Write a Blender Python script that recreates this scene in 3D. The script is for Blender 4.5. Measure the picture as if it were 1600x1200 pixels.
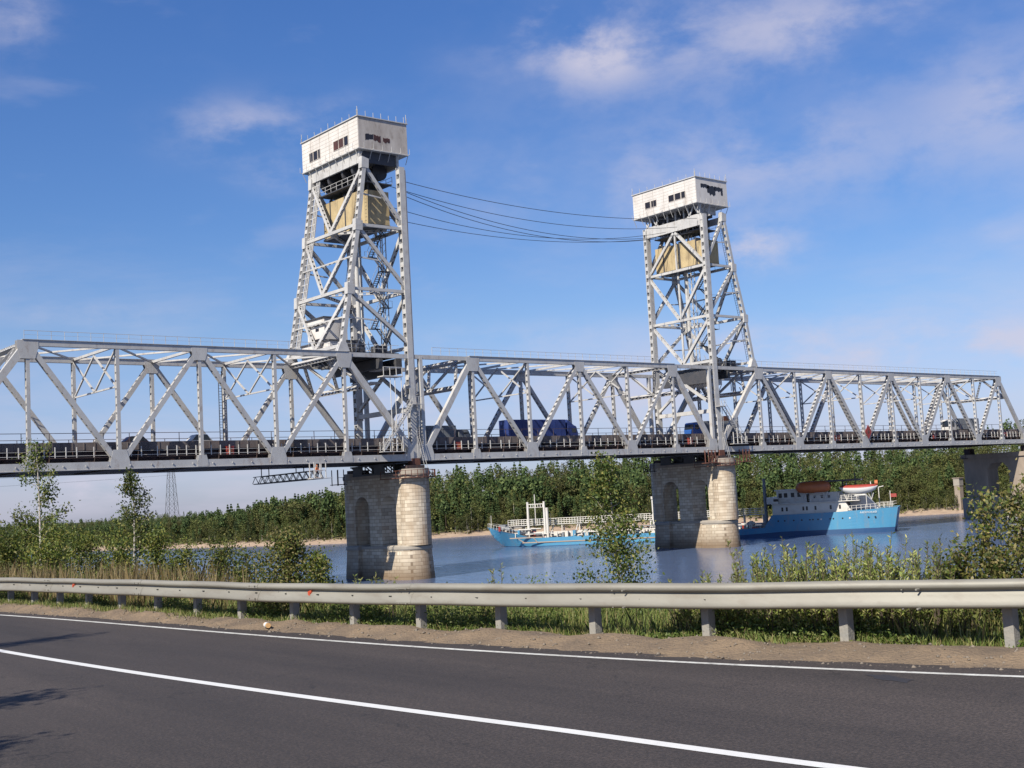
import bpy, math, random
import numpy as np
from mathutils import Vector, Matrix, Quaternion
R=math.radians
random.seed(7); rng=np.random.default_rng(7)
S=bpy.context.scene
for o in list(bpy.data.objects): bpy.data.objects.remove(o)
COL=S.collection

# ------------------------------------------------------------ camera
cam_d=bpy.data.cameras.new("camera"); cam=bpy.data.objects.new("camera",cam_d); COL.objects.link(cam)
YAW,PIT,ROL=0.6912,0.0917,-0.0553
CP=Vector((-48.754,-148.089,10.9))
Fv=Vector((math.sin(YAW)*math.cos(PIT),math.cos(YAW)*math.cos(PIT),math.sin(PIT)))
Rv=Fv.cross(Vector((0,0,1))).normalized(); Uv=Rv.cross(Fv)
R2=Rv*math.cos(ROL)+Uv*math.sin(ROL); U2=-Rv*math.sin(ROL)+Uv*math.cos(ROL)
cam.matrix_world=Matrix(((R2.x,U2.x,-Fv.x,CP.x),(R2.y,U2.y,-Fv.y,CP.y),(R2.z,U2.z,-Fv.z,CP.z),(0,0,0,1)))
cam_d.sensor_width=36; cam_d.lens=1934.06/1600*36; cam_d.clip_end=9000; cam_d.clip_start=0.2
S.camera=cam

# ------------------------------------------------------------ light
SUN=Vector((-0.73,-0.225,0.655)).normalized()          # towards the sun
el=math.asin(SUN.z); az=math.atan2(SUN.x,SUN.y)
sd_=bpy.data.lights.new("sun",'SUN'); so=bpy.data.objects.new("sun",sd_); COL.objects.link(so)
sd_.energy=5.0; sd_.angle=R(.5); sd_.color=(1,.93,.80)
so.rotation_mode='QUATERNION'; so.rotation_quaternion=SUN.to_track_quat('Z','Y')
W=bpy.data.worlds.new("World"); S.world=W; W.use_nodes=True
def world():
    nt=W.node_tree; n=nt.nodes; L=nt.links
    for x in list(n): n.remove(x)
    out=n.new('ShaderNodeOutputWorld'); bg=n.new('ShaderNodeBackground'); bg.inputs[1].default_value=0.09
    sky=n.new('ShaderNodeTexSky'); sky.sky_type='NISHITA'; sky.sun_disc=False
    sky.sun_elevation=el; sky.sun_rotation=az; sky.altitude=0; sky.air_density=1.0; sky.dust_density=.5; sky.ozone_density=2.2
    hs=n.new('ShaderNodeMix'); hs.data_type='RGBA'; hs.blend_type='MULTIPLY'; hs.inputs[0].default_value=1; L.new(sky.outputs[0],hs.inputs[6])
    tc=n.new('ShaderNodeTexCoord'); sep=n.new('ShaderNodeSeparateXYZ'); L.new(tc.outputs['Generated'],sep.inputs[0])
    def M(op,a,b=None,c=None):
        m=n.new('ShaderNodeMath'); m.operation=op
        for i,v in enumerate((a,b,c)):
            if v is None: continue
            if isinstance(v,(int,float)): m.inputs[i].default_value=v
            else: L.new(v,m.inputs[i])
        return m.outputs[0]
    x,y,z=sep.outputs
    tint=n.new('ShaderNodeValToRGB'); e_=tint.color_ramp.elements; e_[0].position=0; e_[0].color=(.47,.53,.86,1); e_[1].position=.5; e_[1].color=(.33,.57,.97,1); q_=e_.new(.14); q_.color=(.46,.61,.83,1)
    L.new(z,tint.inputs[0]); L.new(tint.outputs[0],hs.inputs[7])
    zz=M('ADD',M('MAXIMUM',z,0.0),0.13)
    cx=M('DIVIDE',x,zz); cy=M('DIVIDE',y,zz)
    cb=n.new('ShaderNodeCombineXYZ'); L.new(cx,cb.inputs[0]); L.new(cy,cb.inputs[1]); cb.inputs[2].default_value=3.7
    def noise(sc,det,rough,vec,dist=0.0):
        t=n.new('ShaderNodeTexNoise'); t.inputs['Scale'].default_value=sc; t.inputs['Detail'].default_value=det; t.inputs['Roughness'].default_value=rough; t.inputs['Distortion'].default_value=dist
        L.new(vec,t.inputs['Vector']); return t.outputs['Fac']
    def ramp(v,a,b):
        m=n.new('ShaderNodeMapRange'); m.interpolation_type='SMOOTHSTEP'; L.new(v,m.inputs[0]); m.inputs[1].default_value=a; m.inputs[2].default_value=b; return m.outputs[0]
    # clouds thicker to the right (towards +X) and low down
    right=M('SUBTRACT',M('MULTIPLY',x,math.cos(YAW)),M('MULTIPLY',y,math.sin(YAW)))
    up=ramp(z,0.18,0.42)
    a=noise(.62,7,.58,cb.outputs[0],.35)
    b=noise(2.1,6,.6,cb.outputs[0],.2)
    a=M('ADD',M('MULTIPLY',a,.75),M('MULTIPLY',b,.25))
    bias=M('MULTIPLY',ramp(right,-.15,.30),.085)
    lowb=M('MULTIPLY',M('SUBTRACT',1,ramp(z,0.015,.16)),.06)
    a=M('ADD',M('ADD',a,bias),lowb)
    veil=M('MULTIPLY',ramp(a,.47,.66),.62)
    st=n.new('ShaderNodeMapping'); st.inputs['Scale'].default_value=(1,1,3.2); st.inputs['Location'].default_value=(1.13,.42,.35); L.new(tc.outputs['Generated'],st.inputs[0])
    c=noise(4.6,6,.55,st.outputs[0],.1)
    puff=M('MULTIPLY',ramp(M('ADD',c,lowb),.56,.69),.62)
    tot=None
    def V2(op,a,b):
        v=n.new('ShaderNodeVectorMath'); v.operation=op; L.new(a,v.inputs[0])
        if op!='LENGTH': v.inputs[1].default_value=b
        return v.outputs['Value'] if op=='LENGTH' else v.outputs[0]
    warp=n.new('ShaderNodeTexNoise'); warp.inputs['Scale'].default_value=9; warp.inputs['Detail'].default_value=4; L.new(tc.outputs['Generated'],warp.inputs['Vector'])
    for (u,v,su,sv,amp) in ((375,205,80,36,.56),(540,195,75,32,.34),(1170,388,62,30,.80),(450,275,50,20,.34),(860,50,90,55,.46),(1110,55,170,60,.40),(940,90,55,40,.46),(1350,30,130,45,.34),(1570,160,90,80,.30),(1180,250,330,80,.36),(20,30,60,45,.40),(600,790,130,35,.25),(170,765,60,22,.45),(130,770,35,22,.45),(1560,560,160,45,.45),(1000,620,260,45,.38),(1260,540,300,34,.44),(640,650,120,30,.34),(120,490,130,18,.25),(820,525,170,20,.25)):
        d=(Fv+R2*(u-800)/1934.06-U2*(v-600)/1934.06).normalized()
        q=V2('SUBTRACT',tc.outputs['Generated'],tuple(d)); q=V2('MULTIPLY',q,(1934/su,1934/su,1934/sv)); l=V2('LENGTH',q,None)
        g=M('MULTIPLY',M('POWER',2.718,M('MULTIPLY',M('MULTIPLY',l,l),-.8)),amp)
        tot=g if tot is None else M('ADD',tot,g)
    s2=n.new('ShaderNodeMapping'); s2.inputs['Scale'].default_value=(1,1,1.9); s2.inputs['Location'].default_value=(.31,1.7,.2); L.new(tc.outputs['Generated'],s2.inputs[0])
    nn_=noise(8.5,9,.60,s2.outputs[0],.12)
    tot=M('MULTIPLY',tot,ramp(nn_,.38,.66)); tot=M('MULTIPLY',tot,1.15); haze_=M('MULTIPLY',M('SUBTRACT',1,ramp(z,.02,.24)),.22)
    veil=M('MULTIPLY',veil,.34); puff=M('MULTIPLY',puff,.22)
    f=M('MINIMUM',M('ADD',M('ADD',M('ADD',veil,puff),tot),haze_),.80)
    mix=n.new('ShaderNodeMix'); mix.data_type='RGBA'; L.new(f,mix.inputs[0]); L.new(hs.outputs[2],mix.inputs[6]); mix.inputs[7].default_value=(4.5,4.35,5.2,1)
    L.new(mix.outputs[2],bg.inputs[0]); L.new(bg.outputs[0],out.inputs[0])
world()
S.view_settings.view_transform='Standard'; S.view_settings.look='None'; S.view_settings.exposure=.68; S.view_settings.gamma=1
S.render.engine='CYCLES'; S.cycles.max_bounces=6; S.cycles.transparent_max_bounces=6
try: S.cycles.use_denoising=True
except Exception: pass

# ------------------------------------------------------------ helpers
class MB:
    def __init__(s): s.v=[]; s.f=[]
    def add(s,v,f):
        k=len(s.v); s.v+= [tuple(p) for p in v]; s.f+=[tuple(i+k for i in q) for q in f]
    def box(s,x0,x1,y0,y1,z0,z1):
        s.add([(x0,y0,z0),(x1,y0,z0),(x1,y1,z0),(x0,y1,z0),(x0,y0,z1),(x1,y0,z1),(x1,y1,z1),(x0,y1,z1)],
              [(0,3,2,1),(4,5,6,7),(0,1,5,4),(1,2,6,5),(2,3,7,6),(3,0,4,7)])
    def bar(s,A,B,w,h,side=None):
        """box from A to B, w along side, h along the third axis"""
        A=Vector(A);B=Vector(B);d=(B-A).normalized()
        if side is None: side=Vector((0,0,1)).cross(d) if abs(d.z)<.98 else Vector((0,1,0))
        u=(Vector(side)-d*Vector(side).dot(d)).normalized()*w/2; v=d.cross(u).normalized()*h/2
        c=[A-u-v,A+u-v,A+u+v,A-u+v,B-u-v,B+u-v,B+u+v,B-u+v]
        s.add(c,[(0,3,2,1),(4,5,6,7),(0,1,5,4),(1,2,6,5),(2,3,7,6),(3,0,4,7)])
    def tube(s,A,B,r,n=6,r2=None,cap=True):
        A=Vector(A);B=Vector(B);d=(B-A).normalized(); r2=r if r2 is None else r2
        u=d.orthogonal().normalized(); v=d.cross(u)
        P=[A+(u*math.cos(2*math.pi*i/n)+v*math.sin(2*math.pi*i/n))*r for i in range(n)]+[B+(u*math.cos(2*math.pi*i/n)+v*math.sin(2*math.pi*i/n))*r2 for i in range(n)]
        f=[(i,(i+1)%n,n+(i+1)%n,n+i) for i in range(n)]
        if cap: f+=[tuple(range(n-1,-1,-1)),tuple(range(n,2*n))]
        s.add(P,f)
    def poly(s,pts,r,n=5,r2=None):
        for i in range(len(pts)-1):
            a=r if r2 is None else r+(r2-r)*i/(len(pts)-1); b=r if r2 is None else r+(r2-r)*(i+1)/(len(pts)-1)
            s.tube(pts[i],pts[i+1],a,n,b,cap=False)
    def prism(s,pts,off):
        """extrude a planar polygon by a vector"""
        n=len(pts); P=[Vector(p) for p in pts]; Q=[p+Vector(off) for p in P]
        s.add(P+Q,[tuple(range(n-1,-1,-1)),tuple(range(n,2*n))]+[(i,(i+1)%n,n+(i+1)%n,n+i) for i in range(n)])
    def lac(s,A,B,dep,wid,side=(0,1,0),pitch=1.1,op=.45,t=.05,bt=.03):
        """built-up steel member: two plates (dep wide, wid apart) tied with batten plates"""
        A=Vector(A);B=Vector(B);d=(B-A);Ln=d.length;d.normalize()
        u=(Vector(side)-d*Vector(side).dot(d)).normalized(); v=d.cross(u).normalized()
        for k in (-1,1): s.bar(A+u*k*wid/2,B+u*k*wid/2,t,dep,side=u)
        n=max(1,int(Ln/pitch)); p=Ln/n
        for k in (-1,1):
            o=v*k*(dep/2-.06)
            for i in range(n):
                a=A+d*(p*(i+op/2)); b=A+d*(p*(i+1-op/2))
                s.bar(a+o,b+o,wid-.06,bt,side=u)
    def build(s,name,m,parent=None,loc=None,smooth=False,bev=0):
        me=bpy.data.meshes.new(name); me.from_pydata([tuple(p) for p in s.v],[],s.f); me.update()
        o=bpy.data.objects.new(name,me); COL.objects.link(o)
        if m: me.materials.append(m)
        if smooth: me.polygons.foreach_set('use_smooth',[True]*len(me.polygons))
        if parent is not None: o.parent=parent
        if loc is not None: o.location=loc
        if bev:
            b=o.modifiers.new('bevel','BEVEL'); b.width=bev; b.segments=2; b.limit_method='ANGLE'
        return o
def tag(o,label=None,cat=None,group=None,kind=None):
    if label: o['label']=label
    if cat: o['category']=cat
    if group: o['group']=group
    if kind: o['kind']=kind
    return o
def thing(name,label,cat,loc=(0,0,0),rz=0,group=None):
    o=bpy.data.objects.new(name,None); COL.objects.link(o); o.location=loc; o.rotation_euler=(0,0,rz); o.empty_display_size=.5
    return tag(o,label,cat,group)
def kids(o): return [c for c in COL.objects if c.parent==o]
def copy_tree(o,parent=None):
    c=o.copy(); COL.objects.link(c); c.parent=parent
    for ch in kids(o): copy_tree(ch,c)
    return c
def npmesh(name,V,F,m,parent=None,smooth=False):
    me=bpy.data.meshes.new(name); V=np.asarray(V,dtype=np.float32); F=np.asarray(F,dtype=np.int32)
    me.vertices.add(len(V)); me.vertices.foreach_set('co',V.ravel())
    k=F.shape[1]; me.loops.add(F.size); me.loops.foreach_set('vertex_index',F.ravel())
    me.polygons.add(len(F)); me.polygons.foreach_set('loop_start',np.arange(0,F.size,k,dtype=np.int32))
    try: me.polygons.foreach_set('loop_total',np.full(len(F),k,dtype=np.int32))
    except Exception: pass
    me.update(); me.validate()
    if m: me.materials.append(m)
    if smooth: me.polygons.foreach_set('use_smooth',[True]*len(me.polygons))
    o=bpy.data.objects.new(name,me); COL.objects.link(o)
    if parent is not None: o.parent=parent
    return o

# ------------------------------------------------------------ materials
def mat(name,col,rough=.6,metal=0,var=None,vs=1.0,var2=None,vs2=8.0,amt2=.35,bump=0,bs=20,spec=.5,lo=.35,hi=.65,stretch=None,coord='Object'):
    K=.70; col=tuple(c*K for c in col); var=tuple(c*K for c in var) if var else None; var2=tuple(c*K for c in var2) if var2 else None
    m=bpy.data.materials.new(name); m.use_nodes=True; nt=m.node_tree; n=nt.nodes; L=nt.links
    b=n['Principled BSDF']; b.inputs['Base Color'].default_value=(*col,1); b.inputs['Roughness'].default_value=rough; b.inputs['Metallic'].default_value=metal
    b.inputs['Specular IOR Level'].default_value=spec
    tc=n.new('ShaderNodeTexCoord'); vec=tc.outputs[coord]
    if stretch:
        mp=n.new('ShaderNodeMapping'); mp.inputs['Scale'].default_value=stretch; L.new(vec,mp.inputs[0]); vec=mp.outputs[0]
    cur=None
    if var:
        t=n.new('ShaderNodeTexNoise'); t.inputs['Scale'].default_value=vs; t.inputs['Detail'].default_value=8; t.inputs['Roughness'].default_value=.65; L.new(vec,t.inputs['Vector'])
        r=n.new('ShaderNodeMapRange'); r.inputs[1].default_value=lo; r.inputs[2].default_value=hi; L.new(t.outputs['Fac'],r.inputs[0])
        x=n.new('ShaderNodeMix'); x.data_type='RGBA'; L.new(r.outputs[0],x.inputs[0]); x.inputs[6].default_value=(*col,1); x.inputs[7].default_value=(*var,1); cur=x.outputs[2]
    if var2:
        t=n.new('ShaderNodeTexNoise'); t.inputs['Scale'].default_value=vs2; t.inputs['Detail'].default_value=6; t.inputs['Roughness'].default_value=.7; L.new(vec,t.inputs['Vector'])
        r=n.new('ShaderNodeMapRange'); r.inputs[1].default_value=.52; r.inputs[2].default_value=.72; r.inputs[4].default_value=amt2; L.new(t.outputs['Fac'],r.inputs[0])
        x=n.new('ShaderNodeMix'); x.data_type='RGBA'; L.new(r.outputs[0],x.inputs[0]); x.inputs[7].default_value=(*var2,1)
        if cur: L.new(cur,x.inputs[6])
        else: x.inputs[6].default_value=(*col,1)
        cur=x.outputs[2]
    if cur: L.new(cur,b.inputs['Base Color'])
    if bump:
        t=n.new('ShaderNodeTexNoise'); t.inputs['Scale'].default_value=bs; t.inputs['Detail'].default_value=6; L.new(vec,t.inputs['Vector'])
        bp=n.new('ShaderNodeBump'); bp.inputs['Strength'].default_value=bump; bp.inputs['Distance'].default_value=.05; L.new(t.outputs['Fac'],bp.inputs['Height']); L.new(bp.outputs[0],b.inputs['Normal'])
    return m
def leafmat(name,cols,trans=.35,rough=.55):
    m=bpy.data.materials.new(name); m.use_nodes=True; nt=m.node_tree; n=nt.nodes; L=nt.links
    out=n['Material Output']; b=n['Principled BSDF']; b.inputs['Roughness'].default_value=rough; b.inputs['Specular IOR Level'].default_value=.35
    g=n.new('ShaderNodeNewGeometry'); cr=n.new('ShaderNodeValToRGB'); el=cr.color_ramp.elements
    while len(el)<len(cols): el.new(.5)
    for i,c in enumerate(cols): el[i].position=i/(len(cols)-1)*.98; el[i].color=(*c,1)
    L.new(g.outputs['Random Per Island'],cr.inputs[0])
    oi=n.new('ShaderNodeObjectInfo'); hs=n.new('ShaderNodeHueSaturation'); mr=n.new('ShaderNodeMapRange'); mr.inputs[3].default_value=.58; mr.inputs[4].default_value=1.32
    L.new(oi.outputs['Random'],mr.inputs[0]); L.new(mr.outputs[0],hs.inputs['Value']); L.new(cr.outputs[0],hs.inputs['Color'])
    L.new(hs.outputs[0],b.inputs['Base Color'])
    tr=n.new('ShaderNodeBsdfTranslucent'); L.new(hs.outputs[0],tr.inputs[0]); mx=n.new('ShaderNodeMixShader'); mx.inputs[0].default_value=trans
    L.new(b.outputs[0],mx.inputs[1]); L.new(tr.outputs[0],mx.inputs[2]); L.new(mx.outputs[0],out.inputs[0])
    return m
STEEL=mat('painted_steel',(.60,.585,.56),.5,0,var=(.50,.49,.48),vs=.5,var2=(.28,.18,.12),vs2=1.5,amt2=.55,stretch=(1,1,.5))
STEELW=mat('tower_paint',(.64,.625,.60),.5,0,var=(.50,.49,.48),vs=.4,var2=(.27,.19,.13),vs2=1.4,amt2=.42)
GUIDE=mat('worn_guide_steel',(.72,.69,.67),.4,.1,var=(.46,.38,.33),vs=.9,stretch=(3,3,.25))
RUST=mat('rusty_steel',(.20,.075,.045),.8,0,var=(.10,.04,.03),vs=2)
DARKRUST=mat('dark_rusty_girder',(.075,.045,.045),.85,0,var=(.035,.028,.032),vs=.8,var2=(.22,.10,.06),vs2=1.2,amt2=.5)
DARKST=mat('dark_steel',(.06,.065,.08),.6,.2,var=(.10,.095,.10),vs=.8)
DECKC=mat('deck_concrete',(.20,.17,.16),.9,0,var=(.12,.095,.09),vs=.5,var2=(.14,.07,.05),vs2=1.5,amt2=.6)
RAILM=mat('brown_rail_paint',(.10,.07,.075),.6)
HOUSEM=mat('house_plaster',(.78,.74,.70),.8,0,var=(.66,.62,.58),vs=.5,var2=(.40,.33,.27),vs2=.55,amt2=.55,stretch=(1,1,.45))
HOUSEB=mat('weathered_house_plaster',(.60,.55,.50),.8,0,var=(.44,.39,.35),vs=.6,var2=(.25,.20,.17),vs2=.9,amt2=.7,stretch=(1,1,.45))
CWM=mat('counterweight_concrete',(.60,.47,.26),.9,0,var=(.42,.32,.18),vs=.7,var2=(.15,.11,.08),vs2=.8,amt2=.5,stretch=(1,1,.6),bump=.1)
DARKWIN=mat('dark_window',(.022,.018,.02),.3)
REDWIN=mat('dark_red_opening',(.11,.035,.03),.7,0,var=(.03,.015,.015),vs=1.5)
WHITE=mat('white_paint',(.72,.71,.68),.5,0,var=(.60,.57,.53),vs=.7,var2=(.35,.20,.12),vs2=2.0,amt2=.35)
SIGNW=mat('sign_white',(.8,.8,.78),.5)
REDM=mat('red_paint',(.42,.05,.035),.55,0,var=(.30,.05,.04),vs=2)
ORANGE=mat('orange_paint',(.62,.17,.045),.5,0,var=(.48,.14,.05),vs=1.0)
BLACKM=mat('black_rubber',(.02,.02,.02),.8)
GLASS=mat('dark_glass',(.02,.025,.03),.08,0)
HULL=mat('blue_hull_paint',(.065,.27,.47),.42,0,var=(.09,.31,.49),vs=.35,var2=(.30,.25,.22),vs2=.9,amt2=.45,stretch=(1,1,.3))
HULLB=mat('dark_blue_boot_top',(.02,.075,.20),.5,0,var=(.03,.09,.2),vs=.6)
DECKB=mat('ship_deck_paint',(.16,.10,.08),.8,0,var=(.10,.09,.085),vs=.6)
CREAM=mat('superstructure_paint',(.76,.74,.69),.5,0,var=(.68,.64,.58),vs=.5,var2=(.45,.28,.18),vs2=1.1,amt2=.3)
CABLEM=mat('dark_cable',(.05,.055,.07),.6)
GALV=mat('galvanised_rail',(.33,.315,.27),.6,.2,var=(.25,.235,.20),vs=1.2,var2=(.20,.165,.13),vs2=5,amt2=.55,bump=.08,bs=9,stretch=(1,.25,1))
POSTM=mat('post_concrete',(.36,.33,.28),.85,0,var=(.28,.27,.25),vs=5,bump=.2,bs=30)
BARK=mat('birch_bark',(.55,.50,.44),.8,0,var=(.10,.08,.07),vs=6,lo=.5,hi=.62,stretch=(1,1,3))
BARKD=mat('brown_bark',(.12,.085,.06),.9,0,var=(.06,.045,.035),vs=8)
TRUCKB=mat('dark_blue_tarpaulin',(.018,.035,.16),.55,0,var=(.03,.06,.24),vs=.5)
TRUCKG=mat('grey_tarpaulin',(.23,.25,.27),.7,0,var=(.18,.19,.21),vs=1)
CABB=mat('blue_cab_paint',(.03,.12,.42),.35)

def stone():
    m=bpy.data.materials.new('pier_masonry'); m.use_nodes=True; nt=m.node_tree; n=nt.nodes; L=nt.links; b=n['Principled BSDF']; b.inputs['Roughness'].default_value=.85
    uv=n.new('ShaderNodeUVMap'); uv.uv_map='UVMap'
    br=n.new('ShaderNodeTexBrick'); L.new(uv.outputs[0],br.inputs['Vector']); br.inputs['Scale'].default_value=1.0
    br.inputs['Brick Width'].default_value=1.25; br.inputs['Row Height'].default_value=.52; br.inputs['Mortar Size'].default_value=.028; br.inputs['Mortar Smooth'].default_value=.3; br.inputs['Bias'].default_value=-.1
    br.inputs['Color1'].default_value=(.52,.455,.36,1); br.inputs['Color2'].default_value=(.31,.255,.19,1); br.inputs['Mortar'].default_value=(.17,.135,.10,1)
    tc=n.new('ShaderNodeTexCoord'); t=n.new('ShaderNodeTexNoise'); t.inputs['Scale'].default_value=.35; t.inputs['Detail'].default_value=8
    mp=n.new('ShaderNodeMapping'); mp.inputs['Scale'].default_value=(1,1,.35); L.new(tc.outputs['Object'],mp.inputs[0]); L.new(mp.outputs[0],t.inputs['Vector'])
    r=n.new('ShaderNodeMapRange'); r.inputs[1].default_value=.42; r.inputs[2].default_value=.66; r.inputs[4].default_value=.6; L.new(t.outputs['Fac'],r.inputs[0])
    x=n.new('ShaderNodeMix'); x.data_type='RGBA'; L.new(r.outputs[0],x.inputs[0]); L.new(br.outputs['Color'],x.inputs[6]); x.inputs[7].default_value=(.27,.175,.10,1)
    # water-line stain: a band of mud below 2.6 m, ragged
    sp=n.new('ShaderNodeSeparateXYZ'); L.new(tc.outputs['Object'],sp.inputs[0])
    ad=n.new('ShaderNodeMath'); ad.operation='MULTIPLY_ADD'; L.new(t.outputs['Fac'],ad.inputs[0]); ad.inputs[1].default_value=2.2; L.new(sp.outputs[2],ad.inputs[2])
    r2=n.new('ShaderNodeMapRange'); r2.inputs[1].default_value=1.6; r2.inputs[2].default_value=4.6; r2.inputs[3].default_value=.85; r2.inputs[4].default_value=0; L.new(ad.outputs[0],r2.inputs[0])
    x2=n.new('ShaderNodeMix'); x2.data_type='RGBA'; L.new(r2.outputs[0],x2.inputs[0]); L.new(x.outputs[2],x2.inputs[6]); x2.inputs[7].default_value=(.115,.07,.035,1)
    L.new(x2.outputs[2],b.inputs['Base Color'])
    bp=n.new('ShaderNodeBump'); bp.inputs['Strength'].default_value=.6; bp.inputs['Distance'].default_value=.06; L.new(br.outputs['Fac'],bp.inputs['Height']); bp.invert=True; L.new(bp.outputs[0],b.inputs['Normal'])
    return m
STONE=stone()
CONC=mat('pier_concrete',(.42,.34,.27),.9,0,var=(.28,.225,.18),vs=.3,stretch=(1,1,.4),bump=.2,bs=4)
CONCL=mat('pale_concrete',(.42,.38,.32),.9,0,var=(.33,.29,.25),vs=.4,bump=.2,bs=4)

# ============================================================ TERRAIN
FAR=np.array([(520,-700),(420,-400),(330,-120),(290,-30),(262,25),(247,41),(241,47),(222,85),(205,125),(180,148),(152,160),(138,184),(130,236),(119,293),(100,400),(60,560),(0,800),(-150,1200),(-600,2200)],float)
NEAR=np.array([(60,-700),(10,-250),(-8,-160),(-15,-120),(-17,-60),(-14,0),(-14,60),(-25,200),(-60,400),(-140,700),(-400,1500),(-900,2400)],float)
def sdist(P,PL,right=True):
    best=np.full(len(P),1e18); sg=np.ones(len(P))
    for a,b in zip(PL[:-1],PL[1:]):
        d=b-a; t=np.clip(((P-a)@d)/(d@d),0,1); q=a+t[:,None]*d; r=P-q; dd=(r**2).sum(1); c=d[0]*r[:,1]-d[1]*r[:,0]
        k=dd<best; best[k]=dd[k]; sg[k]=np.where(c[k]<0,1,-1)
    return np.sqrt(best)*(sg if right else -sg)
def sm(a,b,x): t=np.clip((x-a)/(b-a),0,1); return t*t*(3-2*t)
def edgeX(Y):                                # white edge line of the road
    Y=np.asarray(Y,float); t=np.clip(Y,-148,-112)+130
    v=((-.000254*t+.004064)*t-.079969)*t-38.486
    return v-.095*np.maximum(Y+112,0)*1.0-.20*np.minimum(Y+148,0)
def centreX(Y):
    Y=np.asarray(Y,float); t=np.clip(Y,-147,-120)+130
    return (.00328*t-.038234)*t-41.961-.10*sm(-139,-142.5,Y)-.06*np.maximum(Y+120,0)-.12*np.minimum(Y+147,0)
def railX(Y):
    Y=np.asarray(Y,float); t=np.clip(Y,-146,-112)+130
    v=((-.000318*t+.007808)*t-.113604)*t-37.22
    return v-.115*np.maximum(Y+112,0)-.30*np.minimum(Y+146,0)
def vnoise(x,y,s,seed=0):
    x=x/s;y=y/s; xi=np.floor(x);yi=np.floor(y);fx=x-xi;fy=y-yi; fx=fx*fx*(3-2*fx);fy=fy*fy*(3-2*fy)
    h=lambda a,b:(np.sin(a*127.1+b*311.7+seed*74.7)*43758.5453)%1
    return (h(xi,yi)*(1-fx)+h(xi+1,yi)*fx)*(1-fy)+(h(xi,yi+1)*(1-fx)+h(xi+1,yi+1)*fx)*fy
ROADZ=8.8
def height(x,y):
    x=np.asarray(x,float);y=np.asarray(y,float);P=np.stack([x.ravel(),y.ravel()],1)
    f=sdist(P,FAR,True).reshape(x.shape); nn=sdist(P,NEAR,False).reshape(x.shape)
    z=np.full(x.shape,-3.0)
    # far bank: beach, then wooded slope
    rise=5+17*(1-sm(30,110,y))+7*(sm(60,140,y)*(1-sm(150,330,y)))+ 9*(1-sm(-60,20,y))*0
    zf=np.where(f<10,-.5+f*.17,1.2+rise*sm(8,95,f)+.03*np.maximum(f-95,0)*sm(300,60,y))+vnoise(x,y,18,3)*1.2*sm(5,25,f)
    z=np.where(f>-14,np.maximum(zf,-3),z)
    # near bank
    off=x-railX(y)
    zn=ROADZ-.04-np.maximum(off-.9,0)*.50*sm(.7,2.4,off)
    bank=sm(-80,-20,y)
    flat=np.clip(nn*.30-.4,-3,5.5)
    zn2=zn*(1-bank)+flat*bank
    zn2=np.where(nn<0,np.maximum(zn2,-3)*0+np.maximum(np.minimum(zn2,nn*.3-.4),-3),np.minimum(zn2,np.maximum(zn2,-.4)))
    z=np.where(nn>-12,np.maximum(z,np.where(nn<0,np.minimum(zn2,-.4+nn*.2),zn2)),z)
    return z
def axis(lo,hi,f0,f1,fine,grow=1.16):
    a=list(np.arange(f0,f1,fine)); s=fine
    while a[-1]<hi: s=min(s*grow,260); a.append(a[-1]+s)
    s=fine
    while a[0]>lo: s=min(s*grow,260); a.insert(0,a[0]-s)
    return np.array(a)
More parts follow.
